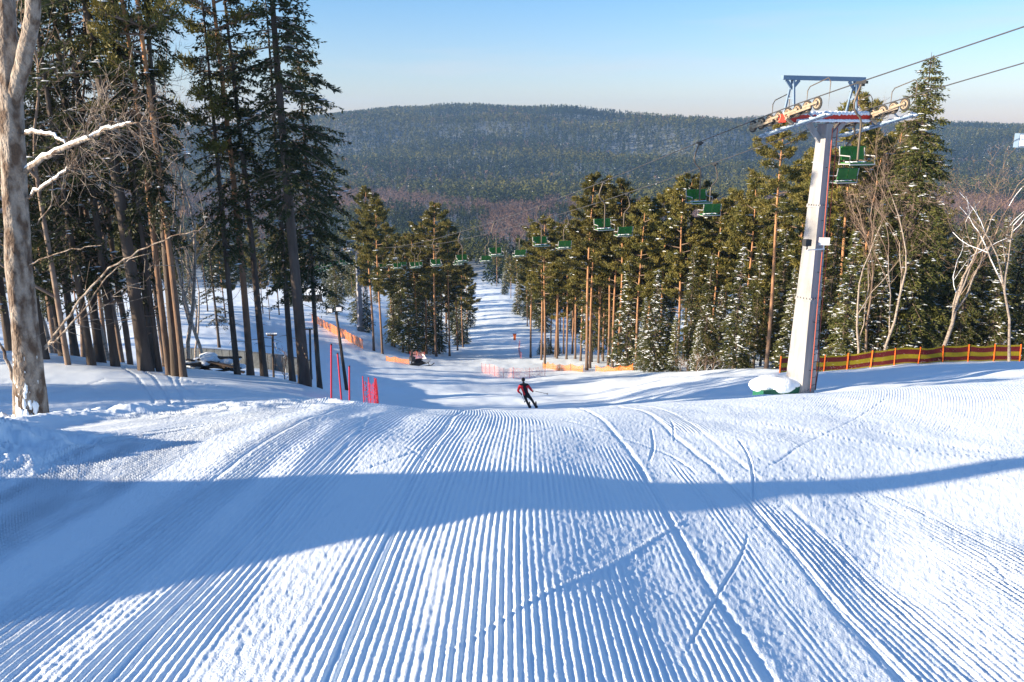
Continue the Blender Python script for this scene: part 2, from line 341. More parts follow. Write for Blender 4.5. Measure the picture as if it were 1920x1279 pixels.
def detail(x, y, full=True):
    """Relief of the groomed piste and of the loose snow at its edge (metres)."""
    r = np.zeros_like(x)
    edge = np.interp(y, [0, 4, 7, 9, 12], [-3.9, -4.1, -4.6, -4.9, -4.2])   # left edge of the groomed strip
    pist = sstep(0, .5, x-edge)*sstep(15, 11, y)
    off = sstep(.3, -.3, x-edge)*sstep(24, 18, y)
    r += fbm(x*.7, y*.5, 3, 3)*.05
    if full:
        xw = x+.05*np.sin(y*.55)+.22*fbm(x*.25, y*.16, 2, 9)*sstep(3, 8, y)+.10*sstep(5.5, 9, y)*(y-5.5)*.3
        g = np.cos(2*PI*xw/.0315)
        g = np.sign(g)*np.abs(g)**.8*(1+.9*fbm(x*9, y*1.6, 3, 33))+.5*fbm(x*45, y*14, 2, 35)
        # width of the strips and how far each has kept its ribs
        keep = np.ones_like(x)
        for c, wd, k in ((-3.1,.25,.5), (-2.05,.20,.85), (-1.42,.10,.7), (-.83,.17,.9), (-.30,.05,.4), (.62,.10,.5), (.985,.13,1), (1.28,.10,.85), (1.98,.22,.5), (2.75,.2,.6)):
            keep *= 1-k*np.exp(-((x-c-.02*np.sin(y*2))/wd)**4)
        worn = sstep(-.02, .30, fbm(x*1.1+3, y*.55, 3, 21)); keep *= 1-.65*worn*sstep(-.5, .6, x)-.35*worn
        patch = np.exp(-(((x-.50)/.42)**4+((y-3.25)/.75)**4)); keep *= 1-.9*patch*(.6+.8*(fbm(x*4, y*3, 3, 44)+.5).clip(0, .6))
        keep *= 1-.7*sstep(1.1, 2.6, x)*sstep(3.2, 4.6, y)
        fade = sstep(.80, .70, np.abs(x/(y+1)))
        r += .0033*(1+1.1*sstep(-.5, -1.8, x)+.6*sstep(1.0, 1.8, x))*g*keep*pist*fade
        rough = (1-keep)*pist
        r += rough*(fbm(x*42, y*30, 4, 31)*.0038)+pist*fbm(x*70, y*55, 2, 41)*.0018
        r += sstep(.9, 1.7, x)*sstep(9, 4, y)*fbm(x*30, y*20, 4, 77)*.0036
        # two trenches left by the edge of the tiller, with the crumbs thrown beside them
        for c, wd, dp in ((.86,.020,.007), (1.40,.024,.007), (1.66,.02,.004), (-.56,.02,.007), (-1.2,.02,.006), (-1.75,.02,.007)):
            q = x-c-.015*np.sin(y*1.7+c*5)-.02*fbm(y*1.1, x*0+c, 2, 13)
            r += pist*(-dp*np.exp(-(q/wd)**2)+dp*.25*np.exp(-((q-2.1*wd)/wd)**2)*(1+1.6*fbm(x*22, y*16, 3, 51)))
    lump = fbm(x*2.2, y*2.2, 5, 61)
    r += off*(lump*.05+.02)
    berm = np.exp(-((x-edge+.25)/.38)**2)*sstep(16, 12, y)
    r += berm*(.10+.12*np.abs(fbm(x*1.8, y*1.5, 5, 71)))
    fe = np.exp(-((y-9.6)/1.1)**2)*sstep(-.9, -2.2, x)    # broken lip where the left of the strip ends
    r += fe*(.03+.13*np.abs(fbm(x*1.7, y*2.2, 5, 81)))
    r += .34*np.exp(-(((x+3.75)/.75)**2+((y-4.9)/.9)**2))*(1+.5*fbm(x*4, y*4, 4, 91))
    # unseen heap added off to the left, shaped to cast the wedge shadow
    dx = x+6.4
    r += 2.12*np.exp(-(dx/1.15)**2)*np.clip(1-np.abs(y-1.93)/2.0, 0, 1)**.8*(1+.12*fbm(x*1.5, y*1.5, 4, 95))
    r += add_tracks(x, y)
    far = sstep(14, 30, y)
    r += far*(fbm(x/6, y/6, 4, 15)*.35)*sstep(400, 200, y)
    return r
def grid(us, ys, full, off=None):
    Y, Uu = np.meshgrid(ys, us, indexing='ij'); X = Uu*(Y+1)
    Z = ground_z(X, Y)+detail(X, Y, full)
    if off is not None: Z += off(X, Y)
    ny, nx = X.shape; i = np.arange(ny-1)[:, None]*nx; j = np.arange(nx-1)[None]
    f = np.stack([i+j, i+j+1, i+nx+j+1, i+nx+j], -1).reshape(-1, 4)
    return np.stack([X, Y, Z], -1).reshape(-1, 3), f
def snow_mat():
    m = bpy.data.materials.new('groomed_snow'); m.use_nodes = True; t = m.node_tree; b = t.nodes['Principled BSDF']; L = t.links
    g = t.nodes.new('ShaderNodeNewGeometry')
    def N(s, d):
        n = t.nodes.new('ShaderNodeTexNoise'); n.inputs['Scale'].default_value = s; n.inputs['Detail'].default_value = d
        L.new(g.outputs['Position'], n.inputs['Vector']); return n.outputs['Fac']
    x = t.nodes.new('ShaderNodeMix'); x.data_type = 'RGBA'; x.inputs[6].default_value = (.74, .865, .96, 1); x.inputs[7].default_value = (.79, .885, .97, 1)
    L.new(N(.7, 3), x.inputs[0])
    sx = t.nodes.new('ShaderNodeSeparateXYZ'); L.new(g.outputs['Position'], sx.inputs[0])   # brushy forest floor beyond the pistes
    mr = t.nodes.new('ShaderNodeMapRange'); mr.inputs[1].default_value = 345; mr.inputs[2].default_value = 480; mr.inputs[4].default_value = .8; L.new(sx.outputs['Y'], mr.inputs[0])
    x2 = t.nodes.new('ShaderNodeMix'); x2.data_type = 'RGBA'; x2.inputs[7].default_value = (.035, .04, .035, 1); L.new(mr.outputs[0], x2.inputs[0]); L.new(x.outputs[2], x2.inputs[6])
    L.new(x2.outputs[2], b.inputs['Base Color'])
    b.inputs['Roughness'].default_value = .55; b.inputs['Specular IOR Level'].default_value = .25
    b1 = t.nodes.new('ShaderNodeBump'); b1.inputs['Distance'].default_value = .004; L.new(N(130, 3), b1.inputs['Height'])
    b2 = t.nodes.new('ShaderNodeBump'); b2.inputs['Distance'].default_value = .012; b2.inputs['Strength'].default_value = .5; L.new(N(4, 5), b2.inputs['Height'])
    L.new(b1.outputs[0], b2.inputs['Normal']); L.new(b2.outputs[0], b.inputs['Normal'])
    return m
M['ground'] = snow_mat()
g = MB()
us = np.concatenate([np.linspace(-1.85, -.82, 160)[:-1], np.linspace(-.82, .82, 2300), np.linspace(.82, 1.85, 120)[1:]])
ys = [.4]
while ys[-1] < 16: ys.append(ys[-1]+max(.009, .0062*(ys[-1]+.2)))
v, f = grid(us, np.array(ys), True); g.add(v, f)
us = np.concatenate([np.linspace(-1.85, -.8, 130)[:-1], np.linspace(-.8, .8, 800), np.linspace(.8, 1.85, 130)[1:]])
ys = [15.2]
while ys[-1] < 3300: ys.append(ys[-1]*(1.011 if ys[-1] < 60 else 1.02))
v, f = grid(us, np.array(ys), False, lambda X, Y: -.06*np.clip((16.6-Y)/.9, 0, 1)); g.add(v, f)
X, Y = np.meshgrid(np.linspace(-60, 60, 241), np.linspace(-40, .5, 60)); Z = ground_z(X, Y)+.0
Z += detail(X, Y, False)-.03
n1, n2 = X.shape; i = np.arange(n1-1)[:, None]*n2; j = np.arange(n2-1)[None]
g.add(np.stack([X, Y, Z], -1).reshape(-1, 3), np.stack([i+j, i+j+1, i+n2+j+1, i+n2+j], -1).reshape(-1, 4))
for sx in (-1, 1):                                    # ground beside the camera
    X, Y = np.meshgrid(np.linspace(1.2, 62, 200)*sx, np.linspace(.2, 34, 170)); Z = ground_z(X, Y)+detail(X, Y, False)-.05
    inside = np.abs(X) < 1.82*(Y+1); Z = np.where(inside, Z-.35, Z)
    n1, n2 = X.shape; i = np.arange(n1-1)[:, None]*n2; j = np.arange(n2-1)[None]
    ff = np.stack([i+j, i+j+1, i+n2+j+1, i+n2+j], -1).reshape(-1, 4)
    if sx < 0: ff = ff[:, ::-1]
    keep = ~inside.reshape(-1)[ff].all(1)
    g.add(np.stack([X, Y, Z], -1).reshape(-1, 3), ff[keep])
tag(g.build('ground', M['ground'], smooth=True), 'white snow slope with a groomed ski piste running down to the valley', kind='structure')

# ---------------------------------------------------------------- trees
def leaves(mb, Cn, D, l, wd, rs, m=0):
    n = len(Cn); r = rs.normal(size=(n, 3)); s = np.cross(D, r); s /= np.linalg.norm(s, axis=1)[:, None]+1e-9
    l = np.asarray(l).reshape(-1, 1)*np.ones((n, 1)); wd = np.asarray(wd).reshape(-1, 1)*np.ones((n, 1))
    v = np.stack([Cn, Cn+D*l*.45+s*wd/2, Cn+D*l, Cn+D*l*.45-s*wd/2], 1).reshape(-1, 3)
    mb.add(v, np.arange(n*4).reshape(-1, 4), m)
def unit(a): return a/(np.linalg.norm(a, axis=-1, keepdims=True)+1e-9)
def trunk_mb(H, r, rs, lean=0.0, n=9, wob=.15, top=.0):
    k = 24; t = np.linspace(0, 1, k); P = np.zeros((k, 3)); P[:, 2] = t*H-.3*(t == 0)
    ph = rs.uniform(0, 6.3, 2); P[:, 0] = lean*H*t+wob*np.sin(t*4+ph[0])*t; P[:, 1] = wob*np.sin(t*3+ph[1])*t
    R = r*((1-t)**.8*(1-top)+top)+.012; R = R*(1+.35*np.exp(-t*H/.35))
    return MB().tube(P, R, n), P
def on(P, z): return np.array([np.interp(z, P[:, 2], P[:, k]) for k in range(3)])
def snow_bits(mb, S, rs, size):                       # flattened lumps lying on branches
    for p in S:
        a = rs.uniform(0, 6.3); d = np.array([math.cos(a), math.sin(a), 0]); e = np.array([-d[1], d[0], 0]); l = size*rs.uniform(.6, 1.6); ww = l*.4; h = l*.18
        mb.add([p-d*l, p-e*ww, p+d*l, p+e*ww, p+[0, 0, h], p-[0, 0, h*.5]], [[0, 1, 4], [1, 2, 4], [2, 3, 4], [3, 0, 4], [1, 0, 5], [2, 1, 5], [3, 2, 5], [0, 3, 5]])
def spruce(seed, H, r, R, cb, leaf=.17, step=.36, snow=.2, nb=6, ragged=.35, nm='spruce', pw=.85):
    rs = np.random.default_rng(seed); tm, P = trunk_mb(H, r, rs); cr = MB(); sn = MB(); br = cr; z = cb*H; S = []
    while z < H*.985:
        q = (z-cb*H)/(H-cb*H); Lm = R*(1-q)**pw*(.55+.45*min(1, q*6+.25))+.12
        for b in range(max(3, nb-(q > .8))):
            if rs.random() < ragged*.45: continue
            L = Lm*rs.uniform(1-ragged, 1.08); a = rs.uniform(0, 2*PI); h = np.array([math.cos(a), math.sin(a), 0]); e = np.array([-h[1], h[0], 0])
            up = .35*(q-.35); dr = rs.uniform(.25, .5)*(1-q*.6)
            o = on(P, min(z+rs.uniform(-.15, .15), H))
            def pt(t): t = np.asarray(t)[:, None]; return o+h*L*t+np.array([0, 0, 1.])*L*(up*t-dr*t*t*1.5+.35*dr*t**4)
            br.tube(pt([0, .5, 1]), [.02+.008*L, .012+.004*L, .006], 3, 1, False)
            nt_ = max(3, int(L/(leaf*.75))); tt = np.sort(rs.uniform(.12, 1, nt_)); B = pt(tt)
            lt = (.12+.42*L*(1-tt)**.8*(.4+.6*tt)+.05); lt = np.minimum(lt, .75)
            for sg in (-1, 1):
                D = unit(h*.75+e*sg*rs.uniform(.5, 1.1, (nt_, 1))+np.array([0, 0, -1.])*rs.uniform(.15, .9, (nt_, 1)))
                k = np.maximum(1, (lt/(leaf*.55)).astype(int)); idx = np.repeat(np.arange(nt_), k)
                fr = rs.uniform(0, 1, len(idx))[:, None]
                Cn = B[idx]+D[idx]*lt[idx][:, None]*fr*.9; DD = unit(D[idx]+rs.normal(0, .38, (len(idx), 3)))
                leaves(cr, Cn, DD, leaf*rs.uniform(.7, 1.35, len(idx)), leaf*.36, rs)
            DD = unit(h+rs.normal(0, .3, (nt_, 3))); leaves(cr, B, DD, leaf, leaf*.36, rs)
            if rs.random() < snow:
                for t_ in rs.uniform(.25, .95, max(1, int(L*2.5))): S.append(pt([t_])[0]+[0, 0, .05]+e*rs.normal(0, .08*L))
        z += step*rs.uniform(.7, 1.2)*(1-.3*q)
    snow_bits(sn, S, rs, leaf*.9)
    for k in range(int(cb*H*2.2)):                    # dead stubs below the crown
        zz = rs.uniform(.12*H*0+1.5, cb*H+1) if cb*H > 1.5 else .5; a = rs.uniform(0, 6.3); L = rs.uniform(.3, 1.1); o = on(P, zz)
        br.tube([o, o+[math.cos(a)*L*.5, math.sin(a)*L*.5, -.05*L], o+[math.cos(a)*L, math.sin(a)*L, -.22*L]], [.018, .012, .004], 3, 1, False)
    return [('trunk', tm.mesh('trunk', M['barkd'], True)), ('crown', cr.mesh('crown', [M[nm], M['twig']]))]+([('snow_cover', sn.mesh('snow_cover', M['snowlump']))] if S else [])
def pine(seed, H, r, R, cb, leaf=.24, dens=1.0, snow=.1, narrow=1.0, lean=0):
    rs = np.random.default_rng(seed); tm, P = trunk_mb(H, r, rs, lean=lean, wob=.3, top=.12); cr = MB(); sn = MB(); br = cr; S = []
    nb = int(30*dens)
    for k in range(nb):
        q = (k+.5)/nb+rs.normal(0, .02); q = min(max(q, 0), .99); z = (cb+(1-cb)*q)*H
        prof = (math.sin(PI*min(1, (.18+q*.82))**.9)**.7)*.9+.15
        L = R*prof*rs.uniform(.6, 1.1)*(1 if q < .9 else .6); a = k*2.4+rs.normal(0, .5)
        h = np.array([math.cos(a), math.sin(a), 0]); e = np.array([-h[1], h[0], 0]); up = rs.uniform(-.05, .35)+.5*q
        o = on(P, min(z, H))
        path = np.array([o, o+h*L*.35+[0, 0, L*.35*up*.6], o+h*L*.7+[0, 0, L*.7*up*.75]+e*rs.normal(0, .1)*L, o+h*L+[0, 0, L*up]+e*rs.normal(0, .15)*L])
        br.tube(path, np.array([.035, .025, .016, .008])*(.6+L*.35), 4, 1, False)
        nsub = int(9+L*6*dens)
        for s in range(nsub):
            t = rs.uniform(.28, 1.0); b = np.array([np.interp(t*3, range(4), path[:, c]) for c in range(3)])
            sl = rs.uniform(.2, .55)*L*.55*(1.15-t*.5)+.15; sd = unit(h*.8+e*rs.choice([-1, 1])*rs.uniform(.2, 1.2)+np.array([0, 0, rs.uniform(0, .7)]))
            tip = b+sd*sl; br.tube([b, (b+tip)/2+[0, 0, -.02], tip], [.014, .01, .005], 3, 1, False)
            m = 3
            for c_ in (np.linspace(.45, 1.0, m)):
                cc = b+sd*sl*c_+rs.normal(0, .06, 3); n = int(9*min(1.3, dens))
                D = unit(rs.normal(0, .75, (n, 3))+sd*.8+np.array([0, 0, .55]))
                leaves(cr, cc+rs.normal(0, .07, (n, 3)), D, leaf*rs.uniform(.7, 1.25, n), leaf*.27, rs)
            if rs.random() < snow: S.append(tip+np.array([0, 0, .06]))
    for k in range(8):
        z = rs.uniform(.3, cb)*H; a = rs.uniform(0, 6.3); L = rs.uniform(.4, 1.5); o = on(P, z)
        br.tube([o, o+[math.cos(a)*L*.5, math.sin(a)*L*.5, .1*L], o+[math.cos(a)*L, math.sin(a)*L, -.05*L]], [.03, .018, .006], 3, 1, False)
    snow_bits(sn, S, rs, leaf)
    return [('trunk', tm.mesh('trunk', M['barkp'], True)), ('crown', cr.mesh('crown', [M['pine'], M['twig']]))]+([('snow_cover', sn.mesh('snow_cover', M['snowlump']))] if S else [])
def bare(seed, H, r, spread=.5, depth=5, bark='twig', snow=0, fork=.35, nsplit=3, tw=.006, lean=0, kids=2.6):
    rs = np.random.default_rng(seed); tm = MB(); br = MB(); sn = MB()
    def seg(p, d, L, rad, lev):
        k = 5; P = [p]; dd = d.copy()
        for i in range(k-1):
            dd = unit(dd+rs.normal(0, .09+.03*lev, 3)+np.array([0, 0, .05])); P.append(P[-1]+dd*L/(k-1))
        P = np.array(P); R = np.linspace(rad, rad*.62, k)
        (tm if lev <= 1 else br).tube(P, R, 8 if lev == 0 else 6 if lev < 2 else 3, 0, False)
        if snow and 0 < lev < 4 and abs(dd[2]) < .93 and rs.random() < snow:
            sn.tube(P+np.array([0, 0, 1])*(R*.75)[:, None], R*.75+.004, 5, 0, False)
        if lev >= depth: return
        n = nsplit if lev == 0 else int(kids+rs.random())
        for c in range(n):
            t = rs.uniform(.35 if lev else fork, 1.0) if c else 1.0
            q = np.array([np.interp(t*(k-1), range(k), P[:, m]) for m in range(3)])
            nd = unit(dd+rs.normal(0, spread, 3)+np.array([0, 0, .15])); seg(q, nd, L*rs.uniform(.5, .78), rad*.62*rs.uniform(.6, .95), lev+1)
        for c in range(2 if 1 <= lev else 0):
            t = rs.uniform(.2, 1); q = np.array([np.interp(t*(k-1), range(k), P[:, m]) for m in range(3)])
            nd = unit(dd*.6+rs.normal(0, .8, 3)); l = L*.35
            br.tube([q, q+nd*l*.5, q+unit(nd+[0, 0, .3])*l], [max(tw*1.3, rad*.25), tw, tw*.6], 3, 0, False)
    seg(np.array([0, 0, -.3]), unit(np.array([lean, 0, 1.])), H*.42, r, 0)
    out = [('trunk', tm.mesh('trunk', M[bark], True)), ('crown', br.mesh('crown', M['twig']))]
    if sn.v: out.append(('snow_cover', sn.mesh('snow_cover', M['snowlump'], True)))
    return out
def plant(parts, name, loc, label, cat, group=None, rz=0, s=1.0, tilt=(0, 0), sxy=1.0):
    t = empty(name, loc, rz, label, cat, group); t.scale = (s*sxy, s*sxy, s); t.rotation_euler = (tilt[0], tilt[1], rz)
    for pn, me in parts:
        o = bpy.data.objects.new(pn, me); C.objects.link(o); o.parent = t
    return t

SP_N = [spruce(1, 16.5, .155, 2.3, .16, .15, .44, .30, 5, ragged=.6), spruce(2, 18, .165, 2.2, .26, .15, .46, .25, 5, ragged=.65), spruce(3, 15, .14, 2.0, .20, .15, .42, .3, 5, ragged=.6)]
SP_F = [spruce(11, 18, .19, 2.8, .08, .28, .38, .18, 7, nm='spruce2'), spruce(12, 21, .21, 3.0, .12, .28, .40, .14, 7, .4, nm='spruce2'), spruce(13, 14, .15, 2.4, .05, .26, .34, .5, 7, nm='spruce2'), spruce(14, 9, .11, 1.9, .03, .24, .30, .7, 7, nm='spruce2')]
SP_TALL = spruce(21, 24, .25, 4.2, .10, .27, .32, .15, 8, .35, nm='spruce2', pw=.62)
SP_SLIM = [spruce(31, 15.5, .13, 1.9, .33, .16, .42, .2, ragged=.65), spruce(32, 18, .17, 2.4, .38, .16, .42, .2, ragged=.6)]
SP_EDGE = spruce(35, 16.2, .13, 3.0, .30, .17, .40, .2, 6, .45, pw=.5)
PN_N = [pine(41, 16.5, .14, 1.8, .45, .19, .9, .05), pine(42, 18, .14, 1.9, .5, .19, .9, .08)]
PN_F = [pine(51, 20, .15, 2.7, .48, .30, 1.25, .10), pine(52, 19, .14, 2.5, .42, .30, 1.3, .08), pine(53, 22, .17, 3.0, .52, .31, 1.3, .12), pine(54, 18, .14, 2.7, .36, .30, 1.3, .15), pine(55, 21, .15, 2.3, .55, .30, 1.15, .08)]
PN_LONE = pine(61, 19, .15, 1.9, .60, .22, 1.15, .12, lean=.02)
BARE = [bare(71, 17, .10, .42, 6, 'twig', 0), bare(72, 15, .09, .36, 6, 'birch', 0), bare(73, 16, .10, .38, 6, 'twig', 0)]
DEAD = [bare(101, 14, .13, .33, 6, 'birch', .35, .25, 4, .008), bare(104, 13, .085, .33, 6, 'birch', .35, .3, 4, .008)]
SHRUB = [bare(91, 2.6, .025, .6, 4, 'twig', .3, .1, 5, .006), bare(92, 2.0, .02, .7, 4, 'twig', .3, .1, 5, .006)]

rnd = random.Random(7)
def tr(parts, name, px, y, label, cat, group=None, dz=-.05, s=1.0, rz=None, tilt=(0, 0), sxy=1.0):
    return plant(parts, name, gp(px, y, dz), label, cat, group, rnd.uniform(0, 6.28) if rz is None else rz, s, tilt, sxy)

# left wood, row by row, at the edge of the shaded bank
GL = 'tall conifers of the wood left of the piste'
LEFT = [
 (85,27,SP_N[0],1.0,0,'dark spruce with a bare lower stem right behind the snowy foreground tree'),
 (118,29,SP_N[2],1.0,0,'slim dark spruce, second stem to the right of the snowy foreground tree'),
 (142,31,SP_N[1],1.05,0,'dark spruce behind the bare twigs of the foreground tree'),
 (172,27,SP_N[0],.95,1.3,'dark spruce, leftmost of three close straight stems on the shaded bank'),
 (190,28.5,SP_N[1],1.1,2.1,'dark spruce, middle of three close straight stems on the shaded bank'),
 (217,27.5,SP_N[2],1.15,.6,'dark spruce, right one of three close straight stems on the shaded bank'),
 (274,27,SP_SLIM[1],1.1,.4,'spruce with the thickest grey stem of the clump left of the snowy board pile'),
 (287,28.4,SP_N[0],1.1,2.9,'dark spruce close behind the thick grey stem left of the board pile'),
 (299,27.2,SP_SLIM[0],1.0,3.3,'spruce with a pale snow-flecked foot in the middle of the stem clump'),
 (318,26.6,PN_N[0],1.1,1.0,'pine with a brown stem left of the twin stems by the board pile'),
 (330,26.4,SP_N[1],1.1,4.0,'spruce, left one of the twin stems right beside the snowy board pile'),
 (344,26.2,PN_N[1],1.05,5.0,'pine, right one of the twin stems right beside the snowy board pile'),
 (446,30,SP_SLIM[0],1.02,1.1,'slender spruce between the board pile and the pair of dark stems'),
 (470,30.5,PN_N[0],1.12,2.2,'pine, left one of the pair of dark stems in front of the concrete wall'),
 (496,31,SP_SLIM[1],.98,.2,'spruce, right one of the pair of dark stems in front of the concrete wall'),
 (549,32,SP_N[1],.9,3.9,'spruce with a dark stem close behind the big grey stem beside the piste'),
 (572,29,SP_SLIM[1],1.06,5.2,'tallest spruce with a big smooth grey stem beside the piste'),
 (600,33.5,SP_EDGE,.97,2.6,'rightmost conifer of the left wood, full crown reaching out over the valley'),
]
for px, y, pt_, s, rz, lab in LEFT:
    isp = pt_ in PN_N; big = 'big smooth' in lab or 'thickest' in lab
    lean = -.03 if px in (572, 274, 330, 344) else rnd.uniform(-.015, .015)
    tr(pt_, 'pine_tree' if isp else 'spruce_tree', px, y, lab, 'pine' if isp else 'spruce', GL, s=s, rz=rz, tilt=(0, lean), sxy=1.15 if big else .68 if 280 < px < 350 else .82)
for px, y in ((20,34),(105,44),(200,46)):
    p = rnd.choice(SP_N+PN_N); isp = p in PN_N
    tr(p, 'pine_tree' if isp else 'spruce_tree', px, y, 'conifer in the second row of the left wood, behind the front stems', 'pine' if isp else 'spruce', 'second row conifers of the left wood', s=rnd.uniform(.85, 1.1))
for k, (px, y, s) in enumerate(((128,26,1.0),(205,33,1.15),(245,30,1.2),(310,34,1.15),(352,36,1.1),(180,30,1.2),(60,30,1.2),(100,33,1.1),(155,34,1.2),(230,35,1.15),(385,40,1.1))):
    tr(BARE[k % 3], 'bare_tree', px, y, 'leafless tree with fine brown twigs among the dark spruces of the left wood', 'tree', 'leafless trees in the left wood', s=s)
tr(SP_N[2], 'spruce_tree', 411, 62, 'small spruce with low hanging boughs above the concrete wall', 'spruce', s=.75)
tr(BARE[1], 'bare_tree', 366, 47, 'thin crooked leafless tree with pale bark above the board pile', 'tree', s=.75)
tr(SHRUB[0], 'bare_shrub', 533, 36, 'leafless shrub with snowy twigs beside the big grey stem', 'shrub', s=1.2)
# trees of the same wood that stand outside the picture and shade the bank
for k in range(44):
    x = rnd.uniform(-58, -23); y = rnd.uniform(5, 34)
    if x/y > -.72: x = -.8*y-rnd.uniform(2, 20)
    if abs(y-(32.7+.33*(x-12.4))) < 2.6 or abs(y-(41.5+.33*(x-.8))) < 2.2 or y < 6+(-x-23)*-.2: continue
    plant(rnd.choice(SP_N), 'spruce_tree', (x, y, gz(x, y)-.1), 'dark spruce at the left edge of the wood beyond the snowy foreground tree', 'spruce', 'conifers beyond the left edge of the picture', rnd.uniform(0, 6), rnd.uniform(.8, 1.1))
for x, y, s in ((-9.5, 1.05, 1.1),):
    plant(PN_LONE, 'pine_tree', (x, y, gz(x, y)), 'tall pine at the very edge of the piste beyond the left of the picture', 'pine', None, .5, s)
for k in range(14):                                   # further along the left of the lower piste
    y = rnd.uniform(40, 150); x = -.64*y-rnd.uniform(2, 55)
    p = rnd.choice(SP_F+PN_F[:2]); isp = p in PN_F
    plant(p, 'pine_tree' if isp else 'spruce_tree', (x, y, gz(x, y)-.1), 'conifer deep in the left wood, seen between the front stems', 'pine' if isp else 'spruce', 'conifers deep in the left wood', rnd.uniform(0, 6), rnd.uniform(.8, 1.1))
# back of the left field
for k in range(46):
    px = rnd.uniform(-60, 560); y = rnd.uniform(112, 175)
    p = rnd.choice([PN_F[0], PN_F[1], PN_F[4], SP_F[0], BARE[0]]); nm = 'bare_tree' if p is BARE[0] else 'pine_tree' if p in PN_F else 'spruce_tree'
    tr(p, nm, px, y, 'sunlit tree in the row behind the bright snow field on the left', nm.split('_')[0] if nm != 'bare_tree' else 'tree', 'trees behind the left snow field', s=rnd.uniform(.6, .85))
# middle clump, between the two arms of the piste
GM = 'pines and spruces of the clump between the two pistes'
for px, y, p, s in ((701,113,4,1.12),(717,110,1,1.14),(735,128,1,1.05),(768,126,3,1.05),(782,122,0,.95),(800,126,1,1.12),(818,120,2,1.08),(828,135,3,1.0),(843,128,4,1.06),(858,138,0,.96),(868,146,1,.95),(876,160,3,.9),(806,150,4,.95),(750,145,2,.9),(838,155,2,.9)):
    tr(PN_F[p], 'pine_tree', px, y, {701: 'pine with a bare orange stem, left one of a pair right of the far pylon', 717: 'pine with a bare orange stem, right one of a pair right of the far pylon', 843: 'pine with a dark stem standing forward at the right foot of the middle clump'}.get(px, 'pine in the middle clump between the two arms of the piste'), 'pine', GM, s=s)
for px, y, p, s in ((672,150,0,.78),(690,142,2,.65),(740,128,0,.72),(756,122,1,.72),(768,121,2,1.0),(782,124,0,.75),(795,128,2,1.0),(812,131,1,.62),(824,133,2,.85),(860,150,2,.7),(776,132,0,.8),(870,152,3,.9),(882,190,2,.8),(745,135,2,.9)):
    tr(SP_F[p], 'spruce_tree', px, y, 'dark spruce at the foot of the middle clump between the pistes', 'spruce', 'spruces at the foot of the middle clump', s=s)
# right wood
GR = 'pines of the wood right of the piste'
for px, y, p, s, lab in ((995,122,4,1.0,'slender dark-stemmed pine standing forward at the left edge of the right wood'),
 (1041,118,1,.95,None),(1033,130,3,.9,None),(1062,112,0,.95,None),(1073,125,2,.9,None),(1100,88,2,1.0,'pine with a thick dark stem above the orange net, left of a close pair'),
 (1106,90,0,1.0,'pine with an orange-lit stem, right one of the close pair above the orange net'),(1122,100,1,.9,None),(1140,96,4,.95,None),(1148,88,0,.98,'pine with a slanting orange stem right of the close pair'),
 (1158,86,2,.95,None),(1172,104,3,.95,None),(1192,82,1,.95,None),(1212,94,4,.95,None),(1236,86,0,.98,None),(1268,80,3,1.08,None),(1280,92,2,1.02,None),(1300,84,1,.95,None),(1330,78,0,.85,None),(1352,88,2,.9,None),
 (1388,72,3,.98,None),(1402,84,1,.9,None),(1425,78,0,.8,None),(1480,76,2,.95,None),(1500,68,1,.98,None),(1530,72,0,1.0,None),(1560,64,4,1.05,'pine with a thick dark stem just right of the lift pylon'),(1580,74,2,1.0,None),(1600,66,1,1.0,None),(1640,70,4,1.0,None)):
    tr(PN_F[p], 'pine_tree', px, y, lab or 'pine in the dense front of the right wood', 'pine', GR, s=s)
for k in range(22):
    px = rnd.uniform(1010, 1240); tr(rnd.choice(PN_F), 'pine_tree', px, rnd.uniform(96, 135), 'pine in the dense front of the right wood', 'pine', GR, s=rnd.uniform(.85, 1.0))
tr(PN_LONE, 'pine_tree', 1436, 60, 'lone slender pine with a long bare stem just left of the lift pylon', 'pine', s=1.0, rz=.3, tilt=(0, -.02))
for px, y, p, s in ((1205,76,2,.55),(1226,73,2,.72),(1246,74,3,.7),(1262,72,3,.6),(1290,76,1,.6),(1305,70,3,.5),(1320,72,0,.62),(1345,74,2,.6),(1374,66,2,.78),(1392,68,3,.75),(1412,70,1,.62),(1455,68,0,.7),(1475,64,2,.62),(1490,60,3,.8),(1545,62,0,.7),(1575,58,2,.75),(1596,62,3,.95),(1625,60,1,.6),(1640,58,3,.9),(1668,62,0,.72),(1690,58,3,.9),(1765,60,0,.62),(1790,58,1,.56),(1820,60,0,.66),(1850,58,2,.8),(1880,62,1,.6),(1915,58,0,.62),(1945,60,1,.7),(1990,60,0,.8)):
    tr(SP_F[p], 'spruce_tree', px, y, {1226: 'sunlit spruce heavily dusted with snow at the foot of the right wood', 1374: 'broad snow-dusted spruce left of the lone slender pine'}.get(px, 'snow-flecked spruce along the front foot of the right wood'), 'spruce', 'spruces along the foot of the right wood', s=s)
tr(SP_TALL, 'spruce_tree', 1672, 60, 'tallest spruce, pointed top against the sky right of the lift pylon', 'spruce', s=.97)
tr(SP_F[1], 'spruce_tree', 1655, 66, 'dark spruce leaning against the left side of the tallest spruce', 'spruce', s=.75)
tr(DEAD[0], 'bare_tree', 1757, 53, 'forked leafless tree with snow lying along its crooked limbs', 'tree', s=1.12, rz=1.2)
tr(DEAD[1], 'bare_tree', 1893, 49, 'thin pale birch leaning right at the right end of the striped net', 'tree', s=1.15, rz=2.2, tilt=(0, .07))
